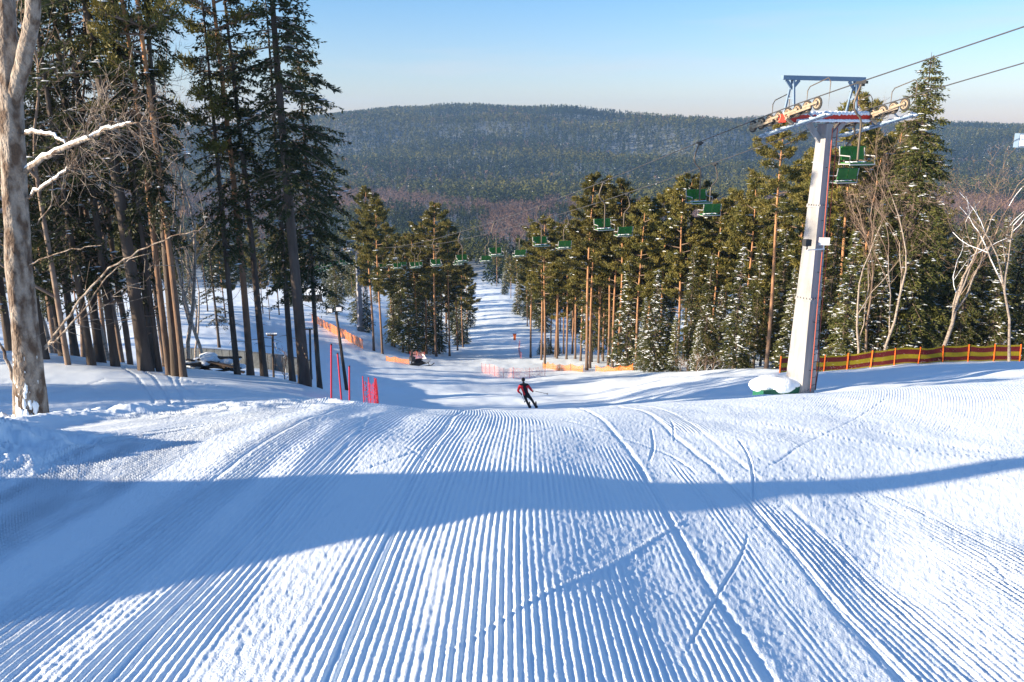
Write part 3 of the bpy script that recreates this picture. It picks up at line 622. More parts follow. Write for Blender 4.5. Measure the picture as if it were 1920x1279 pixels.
for px, y, k, s, lab in ((1608,56,1,1.05,'pale leafless tree, left one of two standing behind the striped net'),(1622,57,0,1.0,'pale leafless tree, right one of two standing behind the striped net'),(1655,53,1,1.15,'straight pale stem leaning right in front of the tallest spruce')):
    tr(BARE[k], 'bare_tree', px, y, lab, 'tree', s=s, tilt=(0, .06))
for k in range(16):
    px = rnd.choice([rnd.uniform(1540, 1660), rnd.uniform(1760, 2000)]); y = rnd.uniform(62, 95)
    tr(rnd.choice(BARE), 'bare_tree', px, y, 'leafless brown tree inside the right wood', 'tree', 'leafless trees inside the right wood', s=rnd.uniform(.7, .95))
for k in range(150):                                  # interior of the right wood
    y = rnd.uniform(80, 190); px = rnd.uniform(1120-(y-80)*.75, 2050)
    if rnd.random() < .55: p = rnd.choice(PN_F); nm = 'pine_tree'
    else: p = rnd.choice(SP_F[:3]); nm = 'spruce_tree'
    tr(p, nm, px, y, 'tree deep inside the right wood, mostly hidden by the front row', nm.split('_')[0], 'trees deep inside the right wood', s=rnd.uniform(.8, 1.0)*(.75 if px > 1740 else 1))
for k in range(70):                                   # both sides of the far piste
    y = rnd.uniform(170, 330); side = rnd.random() < .35
    px = rnd.uniform(770, 868) if side else rnd.uniform(925+(330-y)*.38, 1150)
    p = rnd.choice([PN_F[0], PN_F[3], SP_F[0], SP_F[1], SP_F[2]]); nm = 'pine_tree' if p in PN_F else 'spruce_tree'
    tr(p, nm, px, y, 'small distant tree lining the far end of the piste', nm.split('_')[0], 'trees lining the far piste', s=rnd.uniform(.75, 1.0))
for k in range(26):                                   # thin woods behind the far pylon
    y = rnd.uniform(190, 330); px = rnd.uniform(540, 770)
    p = rnd.choice([PN_F[0], SP_F[0], SP_F[2]]); nm = 'pine_tree' if p in PN_F else 'spruce_tree'
    tr(p, nm, px, y, 'small distant tree behind the far lift pylon', nm.split('_')[0], 'trees behind the far pylon', s=rnd.uniform(.5, .75))
tr(SP_F[0], 'spruce_tree', 632, 175, 'single dark spruce standing left of the far lift pylon', 'spruce', s=1.0)
for px, y, s in ((1290,68,1.2),(1305,66,1.3),(1322,67,1.2),(1335,65,1.1),(1350,67,1.2),(1275,70,1.0),(1630,55,1.0),(1780,54,1.1),(1870,53,1.0),(1500,60,1.0)):
    tr(rnd.choice(SHRUB), 'bare_shrub', px, y, 'reddish leafless shrub at the foot of the right wood', 'shrub', 'leafless shrubs at the foot of the right wood', s=s)
for px, y, s in ((1015,128,.28),(1028,126,.32),(1044,127,.26)):
    tr(SP_F[3], 'spruce_tree', px, y, 'low dark bushy spruce right of the middle of the far piste', 'spruce', 'low bushes right of the far piste', s=s, sxy=1.9)

# ---------------------------------------------------------------- far woods (one mass)
def far_mat(name, c1, c2, sc_=.0065):
    m = bpy.data.materials.new(name); m.use_nodes = True; t = m.node_tree; L = t.links; b = t.nodes['Principled BSDF']
    b.inputs['Roughness'].default_value = .8; b.inputs['Specular IOR Level'].default_value = .1
    g_ = t.nodes.new('ShaderNodeNewGeometry'); n = t.nodes.new('ShaderNodeTexNoise'); n.inputs['Scale'].default_value = sc_; n.inputs['Detail'].default_value = 6
    L.new(g_.outputs['Position'], n.inputs['Vector']); mr = t.nodes.new('ShaderNodeMapRange'); mr.inputs[1].default_value = .38; mr.inputs[2].default_value = .62
    L.new(n.outputs['Fac'], mr.inputs[0]); x = t.nodes.new('ShaderNodeMix'); x.data_type = 'RGBA'
    x.inputs[6].default_value = (*c1, 1); x.inputs[7].default_value = (*c2, 1); L.new(mr.outputs[0], x.inputs[0])
    L.new(x.outputs[2], b.inputs['Base Color']); return m
def mass(name, pts, hs, kinds, mats, seed, nf, label, cat, big=(.07, .14)):
    rs = np.random.default_rng(seed); n = len(pts); tt = rs.random((n, nf)); a = rs.uniform(0, 2*PI, (n, nf))
    base = np.where(kinds == 0, .05, np.where(kinds == 1, .35, .12))[:, None]
    tt = base+(1-base)*tt**1.0; q = (tt-base)/(1-base)
    wd = np.where(kinds[:, None] == 0, .17*(1-q)+.01, np.where(kinds[:, None] == 1, .17*np.sin(PI*np.clip(q*.8+.2, 0, 1))**.6, .24*np.sin(PI*np.clip(q*.75+.15, 0, 1))**.7))
    R = hs[:, None]*wd*np.sqrt(rs.uniform(.15, 1, (n, nf)))
    c = np.stack([pts[:, 0, None]+R*np.cos(a), pts[:, 1, None]+R*np.sin(a), pts[:, 2, None]+tt*hs[:, None]], -1).reshape(-1, 3)
    out = np.stack([np.cos(a), np.sin(a), rs.uniform(-.9, .1, a.shape)], -1).reshape(-1, 3)
    kk = np.repeat(kinds, nf); out[kk == 2, 2] = rs.uniform(.3, 1.5, (kk == 2).sum())
    D = unit(out+rs.normal(0, .35, out.shape)); l = np.repeat(hs, nf)*rs.uniform(*big, n*nf); wdt = np.where(kk == 2, .25, .5)*l
    m = MB(); r = rs.normal(size=D.shape); s = unit(np.cross(D, r))
    snowy = rs.random(len(kk)) < .014; l = np.where(snowy & (kk < 2), l*.4, l); wdt = np.where(snowy & (kk < 2), wdt*.4, wdt)
    v = np.stack([c-D*l[:, None]*.4-s*wdt[:, None]*.5, c-D*l[:, None]*.4+s*wdt[:, None]*.5, c+D*l[:, None]*.6], 1)
    mi = kk.copy(); mi[snowy & (kk < 2)] = 3
    for q_ in range(4):
        sel = mi == q_
        if sel.any(): m.add(v[sel].reshape(-1, 3), np.arange(sel.sum()*3).reshape(-1, 3), q_)
    tag(m.build(name, mats), label, cat, kind='stuff')
fm = [far_mat('far_spruce', (.010, .020, .011), (.030, .046, .018)), far_mat('far_pine', (.036, .048, .014), (.095, .095, .024)), far_mat('far_birch', (.10, .068, .060), (.16, .105, .088)), M['snowlump']]
rs = np.random.default_rng(5)
def scatter(n, y0, y1, u0, u1, seed):
    rs = np.random.default_rng(seed); y = np.sqrt(rs.uniform(y0*y0, y1*y1, n)); u = rs.uniform(u0, u1, n); x = u*y
    return np.stack([x, y, ground_z(x, y)-.5], 1)
p = scatter(66000, 860, 2400, -.75, .85, 1); p = p[p[:, 1] > 960+330*vnoise(p[:, 0]/170, p[:, 1]*0, 14)+120*vnoise(p[:, 0]/50, p[:, 1]*0, 15)]; k = (vnoise(p[:, 0]/160, p[:, 1]/160, 3)+rs.normal(0, .22, len(p)) > .0).astype(int)
k[(vnoise(p[:, 0]/200, p[:, 1]/130, 8) > .2) & (rs.random(len(p)) < .12)] = 2
mass('hill_forest', p, rs.uniform(13, 21, len(p)), k, fm, 2, 26, 'bluish conifer forest covering the long ridge behind the valley', 'forest', (.13, .24))
p = scatter(11000, 770, 1100, -.75, .85, 4); p = p[p[:, 1] < 990+330*vnoise(p[:, 0]/170, p[:, 1]*0, 14)+120*vnoise(p[:, 0]/50, p[:, 1]*0, 15)]; k = np.where(vnoise(p[:, 0]/120, p[:, 1]/90, 9) > .28, 0, 2)
mass('valley_woods', p, np.where(k == 2, rs.uniform(9, 16, len(p)), rs.uniform(12, 18, len(p))), k, fm, 3, 44, 'pinkish-brown leafless woods on the valley floor below the ridge', 'forest', (.10, .2))
p = scatter(6500, 335, 800, -.75, .85, 6); p = p[~((np.abs(p[:, 0]/p[:, 1]+.045) < .012) & (p[:, 1] < 420))]
k = np.where((vnoise(p[:, 0]/60, p[:, 1]/60, 19) > .15) & (p[:, 1] > 500), 2, (vnoise(p[:, 0]/40, p[:, 1]/40, 23) > 0).astype(int))
mass('lower_forest', p, rs.uniform(11, 17, len(p))[:len(p)], k, fm, 7, 100, 'mixed woods on the lower slope beyond the end of the piste', 'forest')

# ---------------------------------------------------------------- foreground tree
def seg_poly(pts, y): return [tuple(at(px, py, y+dy)) for px, py, dy in pts]
def foreground_tree():
    Y = 12.2; t = empty('deciduous_tree', tuple(gp(62, Y)), 0, 'big rough-barked leafless tree with snow clinging to its stem at the left edge', 'tree')
    o = np.array(t.location)
    P = np.array(seg_poly([(62,815,0),(60,790,0),(54,700,0),(45,600,0),(36,500,0),(30,400,0),(25,300,0),(20,200,0),(17,120,0),(12,40,0),(8,-40,0),(2,-140,0),(-6,-260,0)], Y))-o
    r = np.array([.29,.245,.215,.195,.18,.17,.165,.16,.155,.13,.12,.10,.07])
    # finer path with bumps
    k = 90; tt = np.linspace(0, len(P)-1, k); PP = np.array([np.interp(tt, range(len(P)), P[:, c]) for c in range(3)]).T; rr = np.interp(tt, range(len(P)), r)
    m = MB(); n = 28; rs = np.random.default_rng(4); th = np.arange(n)*2*PI/n
    bump = fbm(np.cos(th)[None]*2.5+np.sin(th)[None]*1.7+np.zeros((k, 1)), tt[:, None]*1.1+np.sin(th)[None], 3, 5)*.07+fbm(th[None]*3+np.zeros((k, 1)), tt[:, None]*3, 3, 6)*.03
    v = PP[:, None]+np.stack([np.cos(th), np.sin(th), th*0], -1)[None]*(rr[:, None]*(1+bump*2))[..., None]
    i = np.arange(k-1)[:, None]*n; j = np.arange(n)[None]
    m.add(v.reshape(-1, 3), np.stack([i+j, i+(j+1) % n, i+n+(j+1) % n, i+n+j], -1).reshape(-1, 4)); m.build('trunk', M['aspen'], t, True)
    lb = MB(); sn = MB()
    def limb(pts, r0, r1, snow=None, n=8):
        Q = np.array(seg_poly(pts, Y))-o; kk = len(Q)*4; a = np.linspace(0, len(Q)-1, kk)
        S = np.array([np.interp(a, range(len(Q)), Q[:, c]) for c in range(3)]).T
        S[1:-1] = (S[:-2]+S[1:-1]*2+S[2:])/4; S[1:-1] += rs.normal(0, .01, (kk-2, 3)); R = np.linspace(r0, r1, kk)
        lb.tube(S, R, n, 0, False)
        if snow:
            s0, s1 = int(snow[0]*kk), int(snow[1]*kk); W = R[s0:s1]*.55+.008
            W = W*(1+.3*rs.normal(size=len(W)).clip(-1, 1)); W[0] *= .3; W[-1] *= .3
            sn.tube(S[s0:s1]+np.array([0, -.01, 1])*(R[s0:s1]*.7+.012)[:, None], W, 8, 0, True)
        return S
    limb([(24,200,0),(40,130,-.1),(54,70,-.2),(62,20,-.3),(66,-40,-.35),(70,-120,-.4)], .115, .09, None, 14)
    a = limb([(45,322,0),(70,305,-.2),(105,285,-.5),(145,268,-.8),(165,260,-.9),(200,242,-1.1),(225,236,-1.2),(262,230,-1.4)], .040, .012, (.02, .95))
    b = limb([(40,252,0),(65,247,-.2),(92,252,-.4),(110,262,-.5),(127,272,-.6)], .026, .010, (.05, .98))
    c = limb([(48,372,0),(75,355,-.2),(105,335,-.4),(125,320,-.5),(145,295,-.6),(160,240,-.8),(170,212,-.9)], .020, .006, (.05, .55))
    limb([(85,650,0),(110,620,-.3),(150,560,-.8),(200,505,-1.3),(260,470,-1.8),(330,440,-2.2),(375,432,-2.4)], .022, .004)
    limb([(85,655,0),(112,632,-.3),(160,580,-.7),(190,530,-1.0),(235,490,-1.5),(290,470,-1.8)], .016, .004)
    limb([(33,735,0),(18,690,.1),(0,645,.2),(-30,600,.4)], .030, .018)
    limb([(50,500,0),(90,480,-.3),(150,465,-.8),(190,460,-1.0)], .012, .004); limb([(70,420,0),(100,380,-.4),(96,330,-.6),(80,310,-.6)], .010, .004)
    tips = [a[-1], a[-4], c[-1], c[-8], a[-9], a[-14], b[-1], c[-14]]
    for tp in tips:                                   # sprays of fine twigs
        for q in range(12):
            d = unit(np.array([rs.uniform(.1, 1), rs.normal(0, .5), rs.normal(.1, .7)])); L = rs.uniform(.3, .9); p0 = tp; pts = [p0]
            for w_ in range(4): d = unit(d+rs.normal(0, .25, 3)); pts.append(pts[-1]+d*L/4)
            lb.tube(pts, [.006, .005, .0045, .0035, .002], 4, 0, False)
            for z_ in (2, 3, 4):
                d2 = unit(d+rs.normal(0, .7, 3)); lb.tube([pts[z_], pts[z_]+d2*L*.2, pts[z_]+unit(d2+rs.normal(0, .3, 3))*L*.42], [.005, .004, .002], 3, 0, False)
    for q in range(26):                               # thin shoots along the lower limbs
        tq = rs.random(); p0 = np.array(at(90+tq*270, 645-tq*200, Y-.2-2*tq))-o; d = unit(np.array([rs.normal(.4, .5), rs.normal(0, .4), rs.normal(.3, .5)])); L = rs.uniform(.3, .8)
        lb.tube([p0, p0+d*L*.5, p0+unit(d+rs.normal(0, .3, 3))*L], [.006, .005, .002], 3, 0, False)
    lb.build('limbs', M['aspen'], t, True)
    # snow stuck to the near side of the stem, in the fork and heaped round the foot
    for _ in range(120):
        f_ = rs.random()**1.6; py = 800-f_*150; px_ = np.interp(py, [600, 700, 800], [45, 54, 62]); th_ = -PI/2+rs.normal(0, .55)-.1
        rr_ = np.interp(py, [600, 700, 800], [.2, .215, .25]); c_ = np.array(at(px_, py, Y))-o+np.array([math.cos(th_), math.sin(th_), 0])*rr_*1.0
        s_ = rs.uniform(.015, .07)*(1.25-f_); sn.blob(c_-np.array([math.cos(th_), math.sin(th_), 0])*.012, (s_*.8, s_*.32, s_*rs.uniform(.8, 2.8)), 0, 9, 6, rs, .16)
    sn.blob(np.array(at(45, 95, Y-.1))-o, (.07, .07, .12), 0, 8, 6, rs, .05)
    sn.blob(np.array(at(5, 190, Y))-o+[-.02, -.1, 0], (.06, .05, .07), 0, 7, 6, rs, .05)
    for q in range(8): sn.blob([rs.normal(-.05, .16), -.22+rs.normal(0, .08), .02+rs.uniform(0, .08)], (rs.uniform(.12, .22), .12, rs.uniform(.12, .3)), 0, 9, 6, rs, .05)
    sn.build('snow_cover', M['snowlump'], t, True)
foreground_tree()

# ---------------------------------------------------------------- chairlift
A0 = np.array([11.82, 28.35]); ST = np.array([-3.307, 9.0]); LN = ST/np.linalg.norm(ST); NN = np.array([LN[1], -LN[0]]); GA = 4.1
SZ = [(-6, 13.5), (-2, 5.2), (-.593, 2.56), (0, 1.43), (.41, .62), (1, -.73), (2, -3.1), (3, -5.35), (4, -7.45), (5, -9.45), (6, -11.35), (7, -13.15), (8, -14.8), (9, -16.3), (10.7, -18.7), (12.5, -20.9), (15, -25.2), (18, -30.9), (21, -36.8), (23, -40.6), (26, -47)]
def cz(s): return float(np.interp(s, [q[0] for q in SZ], [q[1] for q in SZ]))
def lp(s, lat=0): p = A0+ST*s+NN*lat; return np.array([p[0], p[1], cz(s)])
for lat, lab in ((0, 'left hauling cable of the chairlift, running from the upper right down to the far pylon'), (GA, 'right hauling cable of the chairlift, lower line passing behind the pylon head')):
    ss = np.concatenate([np.linspace(-6, 0, 20), np.linspace(.02, 26, 160)]); m = MB().tube([lp(s, lat) for s in ss], .021, 8)
    tag(m.build('lift_cable', M['cable'], smooth=True), lab, 'cable', 'cables of the chairlift')
RZ = math.atan2(LN[1], LN[0])-PI/2                    # local +Y runs down the line, +X to the right of it

def make_pylon(s, Ht, name, label, detail_=True):
    c = A0+ST*s+NN*GA/2; zt = cz(s)-.42; zb = zt-Ht; t = empty(name, (c[0], c[1], zb), RZ, label, 'lift pylon')
    wb, wt = (.46, .22)
    v = []
    for z, wd in ((-.6, wb+.02), (Ht-.15, wt)):
        v += [[-wd, -wd*.9, z], [wd, -wd*.9, z], [wd, wd*.9, z], [-wd, wd*.9, z]]
    MB().add(v, [[0, 1, 5, 4], [1, 2, 6, 5], [2, 3, 7, 6], [3, 0, 4, 7], [4, 5, 6, 7]]).build('mast', M['steel'], t).rotation_euler = (0, 0, .29)
    fl = MB()
    for zf in (.05, Ht*.36, Ht*.70):                  # bolted joints of the mast
        wf = wb-(wb-wt)*zf/Ht+.035; fl.box((0, 0, zf), (wf*2, wf*1.8, .07))
        for a_ in np.linspace(-.8, .8, 5):
            for sg in (-1, 1): fl.box((a_*wf, sg*wf*.86, zf+.06), (.05, .05, .07)).box((sg*wf*.95, a_*wf*.85, zf+.06), (.05, .05, .07))
    fl.build('flange', M['steel'], t).rotation_euler = (0, 0, .29)
    m = MB().bar((-.95, 0, Ht-.02), (-.2, 0, Ht-.8), .12, .2).bar((.95, 0, Ht-.02), (.2, 0, Ht-.8), .12, .2)
    m.build('gusset', M['steel'], t)
    MB().box((0, 0, Ht+.06), (GA+.1, .42, .30)).build('crossarm', M['red'] if detail_ else M['steel'], t)
    rs = np.random.default_rng(3); m = MB()
    for x in np.linspace(-1.9, 1.9, 22): m.blob((x, -.03, Ht+.235), (.16, .24, .09+.03*rs.random()), 0, 8, 5, rs, .05)
    for x in np.linspace(-1.5, 1.9, 26): m.blob((x, -.225, Ht-.03), (.13, .05, .05+.02*rs.random()), 0, 7, 5, rs, .06)
    m.build('snow_cover', M['snowlump'], t, True)
    # lifting gantry
    G = MB().box((-.28, 0, Ht+1.55), (GA-.15, .16, .16))
    for x in (-1.75, 1.25):
        for sg in (-1, 1): G.bar((x-.05, sg*.30, Ht+.2), (x, sg*.06, Ht+1.47), .07, .07)
        G.bar((x, -.2, Ht+.8), (x, .2, Ht+.8), .05, .05)
        G.bar((x-.3, 0, Ht+1.47), (x, 0, Ht+1.15), .05, .12).bar((x+.3, 0, Ht+1.47), (x, 0, Ht+1.15), .05, .12)
    G.build('gantry', M['bluegrey'], t)
    # rocker beams and wheels on both sides
    slope = (cz(s+.25)-cz(s-.25))/(.5*np.linalg.norm(ST))
    for sx in (-GA/2, GA/2):
        tr_ = bpy.data.objects.new('sheave_train', None)
        b = MB(); L = 2.1 if detail_ else 1.6; nW = 8
        zc = Ht+.42; off = -.25; fx = -.11
        b.bar((sx+.12, -L*.62, zc+off-slope*L*.62-.12), (sx+.12, L*.62, zc+off+slope*L*.62-.12), .12, .12)
        for q in range(4):
            yc = -L+L*2*(q+.5)/4; b.bar((sx+fx, yc-.38, zc+off+slope*(yc-.38)), (sx+fx, yc+.38, zc+off+slope*(yc+.38)), .05, .08)
        for q in range(2):
            yc = -L/2+L*q; b.bar((sx+fx-.03, yc-.62, zc+off-.10+slope*(yc-.62)), (sx+fx-.03, yc+.62, zc+off-.10+slope*(yc+.62)), .05, .08)
        b.bar((sx+fx, -.3, zc+off-.12), (sx+.2, -.3, zc+off-.3), .1, .1); b.bar((sx+fx, .3, zc+off-.12), (sx+.2, .3, zc+off-.3), .1, .1)
        bo = b.build('sheave_beam', M['wheel'], t)
        for q in range(nW):
            yc = -L+L*2*(q+.5)/nW; cc = (sx, yc, zc-.265+slope*yc)
            wm = MB().ring(cc, (1, 0, 0), .205, .04, 22, 1).ring((sx-.03, cc[1], cc[2]), (1, 0, 0), .15, .03, 20, 0).disc(cc, (1, 0, 0), .065, .15, 12, 0)
            for w_ in range(6):
                an = w_*PI/3+q; wm.bar((sx-.01, cc[1], cc[2]), (sx-.01, cc[1]+.17*math.cos(an), cc[2]+.17*math.sin(an)), .05, .03)
            wm.build('sheave_wheel', [M['wheel'], M['rubber']], bo)
        # catwalk and its hoops
        cw = MB(); side = .50 if sx < 0 else .50
        cw.bar((sx+side, -1.9, Ht-.25-slope*1.9), (sx+side, 1.9, Ht-.25+slope*1.9), .34, .05)
        for yy in (-1.2, 0, 1.2): cw.bar((sx+.1, yy, Ht+.02+slope*yy), (sx+side, yy, Ht-.24+slope*yy), .05, .05)
        cw.build('catwalk', M['bluegrey'], t)
        h = MB()
        for y0, y1 in ((-1.7, -.5), (.5, 1.5)):
            x_ = sx+side*1.25; h.tube([(x_, y0, Ht+slope*y0), (x_, y0, Ht+.95+slope*y0), (x_, y0+.12, Ht+1.1+slope*y0), (x_, y1-.12, Ht+1.1+slope*y1), (x_, y1, Ht+.95+slope*y1), (x_, y1, Ht+slope*y1)], .02, 6)
        h.build('hand_rail', M['hanger'], t)
        sn_ = MB()
        for yy in np.linspace(-1.8, 1.8, 12): sn_.blob((sx+side, yy, Ht+slope*yy-.2), (.15, .2, .07), 0, 8, 5, rs, .08)
        sn_.build('snow_cover', M['snowlump'], t, True)
    if detail_:
        ld = MB(); rg = MB()
        def lx(z, sg): return np.array([.12+sg*.17+.02*z/Ht, -(wb*.9-(wb-wt)*.9*z/Ht)-.14, z])
        for sg in (-1, 1): ld.tube([lx(.1, sg), lx(Ht-.3, sg)], .020, 6)
        z = .35
        while z < Ht-.4: rg.tube([lx(z, -1), lx(z, 1)], .013, 5); z += .34
        for z in np.arange(1, Ht, 2.1):
            for sg in (-1, 1): rg.tube([lx(z, sg), lx(z, sg)+[0, .15, 0]], .015, 5)
        lo = ld.build('ladder', mat('ladder_red', (.42, .09, .05), .6), t); rg.build('rungs', M['dark'], lo); lo.rotation_euler = (0, 0, .29)
        hb = MB().tube([lx(.1, 1)+[.12, .06, 0], lx(1.2, 1)+[.16, .02, 0], lx(2.2, 1)+[.1, .05, 0], lx(3.4, 1)+[.05, .1, 0]], .025, 6); hb.build('power_hose', M['dark'], t)
        # floodlights on an arm
        ar = MB().tube([(-.75, -.52, Ht-5.05), (.12, -.50, Ht-5.05)], .03, 6); ar.build('lamp_arm', M['white'], t)
        R45 = np.array([[math.cos(-.5), -math.sin(-.5), 0], [math.sin(-.5), math.cos(-.5), 0], [0, 0, 1]])
        lm = MB().box((-.02, -.62, Ht-4.72), (.40, .13, .30), 0, R45).box((-.05, -.695, Ht-4.72), (.34, .03, .24), 1, R45).bar((-.02, -.6, Ht-5.05), (-.02, -.6, Ht-4.85), .04, .04); lm.build('floodlight', [M['white'], M['glass']], t)
        MB().box((-.78, -.50, Ht-4.75), (.28, .22, .26)).bar((-.75, -.5, Ht-5.05), (-.75, -.5, Ht-4.8), .04, .04).build('floodlight', M['dark'], t)
        MB().box((.42, -.35, 1.6), (.14, .14, .5)).build('switch_box', M['white'], t)
    else:
        MB().box((0, 0, .35), (1.25, 1.25, 1.3)).build('plinth', M['concrete'], t)
        mm = MB()
        for q in range(10): mm.blob((rs.uniform(-.5, .5), rs.uniform(-.5, .5), 1.03), (.3, .3, .12), 0, 8, 5, rs, .05)
        mm.build('snow_cover', M['snowlump'], t, True)
    return t
Ht1 = cz(.41)-.42-gz(*(A0+ST*.41+NN*GA/2)); Ht2 = cz(12.5)-.42-gz(*(A0+ST*12.5+NN*GA/2)); Ht3 = cz(23)-.42-gz(*(A0+ST*23+NN*GA/2))
P1 = make_pylon(.41, Ht1, 'lift_pylon', 'tall tapered grey steel chairlift pylon with red crossarm and red ladder, nearest to the viewer')
make_pylon(12.5, Ht2, 'lift_pylon', 'far grey chairlift pylon on a snowy plinth beside the orange net', False)
make_pylon(23, Ht3, 'lift_pylon', 'farthest small chairlift pylon, seen between the stems left of the lower piste', False)

def make_chair():
    t = empty('lift_chair', (0, 0, 0))
    o = -1                                            # hanger bows outwards, away from the pylon (local -X)
    path = [(0, 0, 0), (-.06, 0, -.14), (-.17, 0, -.40), (-.24, 0, -.66), (-.22, 0, -.84), (-.10, 0, -1.0), (.06, 0, -1.12), (.14, 0, -1.28), (.15, 0, -1.5), (.15, 0, -2.0), (.15, -.02, -2.72)]
    MB().tube(path, .036, 8).build('hanger', M['hanger'], t, True)
    MB().box((0, 0, .0), (.09, .46, .09)).box((0, 0, -.07), (.12, .16, .1)).build('grip', M['dark'], t)
    # seats face local +Y?  (front towards -Y: set by rotating the copy)
    bk = MB()
    for x0 in (-.41, .41):
        x = .15+x0*.62; b_ = np.array([[1, 0, 0], [0, math.cos(.2), math.sin(.2)], [0, -math.sin(.2), math.cos(.2)]])
        bk.box((x, .27, -2.34), (.47, .035, .44), 0, b_)
    bk.box((.15, .225, -2.12), (1.06, .05, .05)); bk.build('backrest', M['green'], t)
    st = MB()
    for x0 in (-1, 1): st.box((.15+x0*.26, 0, -2.66), (.46, .46, .05))
    st.box((.15, -.23, -2.70), (1.02, .05, .09)); so = st.build('seat', M['green'], t)
    for x0 in (-1, 1): MB().box((.15+x0*.26, .02, -2.70), (.38, .40, .03)).build('seat_pad', M['dark'], so)
    fr = MB()
    for sg in (-1, 1):
        x = .15+sg*.54; fr.tube([(x, .3, -2.1), (x, .26, -2.4), (x, -.24, -2.42), (x, -.26, -2.68), (x, .26, -2.70), (x, .26, -2.4)], .022, 6)
    fr.tube([(-.39, .27, -2.70), (.69, .27, -2.70)], .025, 6).tube([(-.39, -.26, -2.70), (.69, -.26, -2.70)], .025, 6)
    fr.build('arm_frame', M['seatgrey'], t)
    sn = MB(); rs = np.random.default_rng(2)
    for x in np.linspace(-.2, .5, 8): sn.blob((x, .05+rs.normal(0, .04), -2.625), (.08, .12, .025), 0, 7, 5, rs, .05)
    sn.build('snow_cover', M['snowlump'], t, True)
    return t
proto = make_chair(); first = True
ord_ = ['nearest', 'second', 'third', 'fourth', 'fifth', 'sixth', 'seventh', 'eighth', 'ninth', 'tenth', 'eleventh', 'twelfth', 'thirteenth']
for side, s0, rz in ((0, 0, 0), (1, .5, PI)):
    for k in range(0, 22):
        s = s0+k
        if k > 12 and k % 1: continue
        o = proto if first else copy_tree(proto); first = False
        p = lp(s, GA*side); o.location = (p[0], p[1], p[2]-.04); o.rotation_euler = (0, 0, RZ+rz)
        if k < 9:
            lab = (ord_[k]+' green two-seat chair on the '+('left' if side == 0 else 'right')+' cable, '+('open seat facing us' if side == 0 else 'seen from behind'))
            if k == 0: lab += ', beside the big pylon'
        else: lab = 'small far green two-seat chair near or beyond the far pylon'
        tag(o, lab, 'lift chair', 'green chairs of the chairlift')

# snow-covered mat beside the pylon foot
px = P1.location; t = empty('padding_mat', (px.x-1.15, px.y-.5, gz(px.x-1.15, px.y-.5)), RZ, 'green crash mat half buried under a snow heap at the foot of the near pylon', 'mat')
MB().box((0, 0, .06), (1.9, .7, .40)).build('mat', mat('green_mat', (.01, .10, .06), .6), t)
m = MB(); rs = np.random.default_rng(8)
for q in range(14): xx_ = rs.uniform(-.7, .95); m.blob((xx_, rs.uniform(-.1, .45), .30), (.62, .46, .36-.16*abs(xx_)), 0, 16, 10, rs, .012)
m.build('snow_cover', M['snowlump'], t, True)

# ---------------------------------------------------------------- nets and fences
def net_mat(name, col, hole=.5, sc_=18):
    m = bpy.data.materials.new(name); m.use_nodes = True; t = m.node_tree; L = t.links; b = t.nodes['Principled BSDF']
    b.inputs['Base Color'].default_value = (*col, 1); b.inputs['Roughness'].default_value = .6
    tc = t.nodes.new('ShaderNodeTexCoord'); vr = t.nodes.new('ShaderNodeTexVoronoi'); vr.inputs['Scale'].default_value = sc_
    L.new(tc.outputs['Object'], vr.inputs['Vector']); mr = t.nodes.new('ShaderNodeMath'); mr.operation = 'LESS_THAN'; mr.inputs[1].default_value = hole
    L.new(vr.outputs['Distance'], mr.inputs[0]); tp = t.nodes.new('ShaderNodeBsdfTransparent'); mx = t.nodes.new('ShaderNodeMixShader')
    tl = t.nodes.new('ShaderNodeBsdfTranslucent'); tl.inputs[0].default_value = (*col, 1); m2 = t.nodes.new('ShaderNodeMixShader'); m2.inputs[0].default_value = .4
    L.new(b.outputs[0], m2.inputs[1]); L.new(tl.outputs[0], m2.inputs[2])
    L.new(mr.outputs[0], mx.inputs[0]); L.new(m2.outputs[0], mx.inputs[1]); L.new(tp.outputs[0], mx.inputs[2]); L.new(mx.outputs[0], t.nodes['Material Output'].inputs[0])
    return m
NO = net_mat('orange_net', (.85, .28, .06), .44); NP = net_mat('pink_net', (.85, .42, .38), .62); NR = net_mat('red_net', (.60, .05, .10), .56)
NRD = net_mat('dark_red_net', (.15, .012, .013), .18, 14); NY = net_mat('yellow_net', (.34, .28, .01), .18, 14)
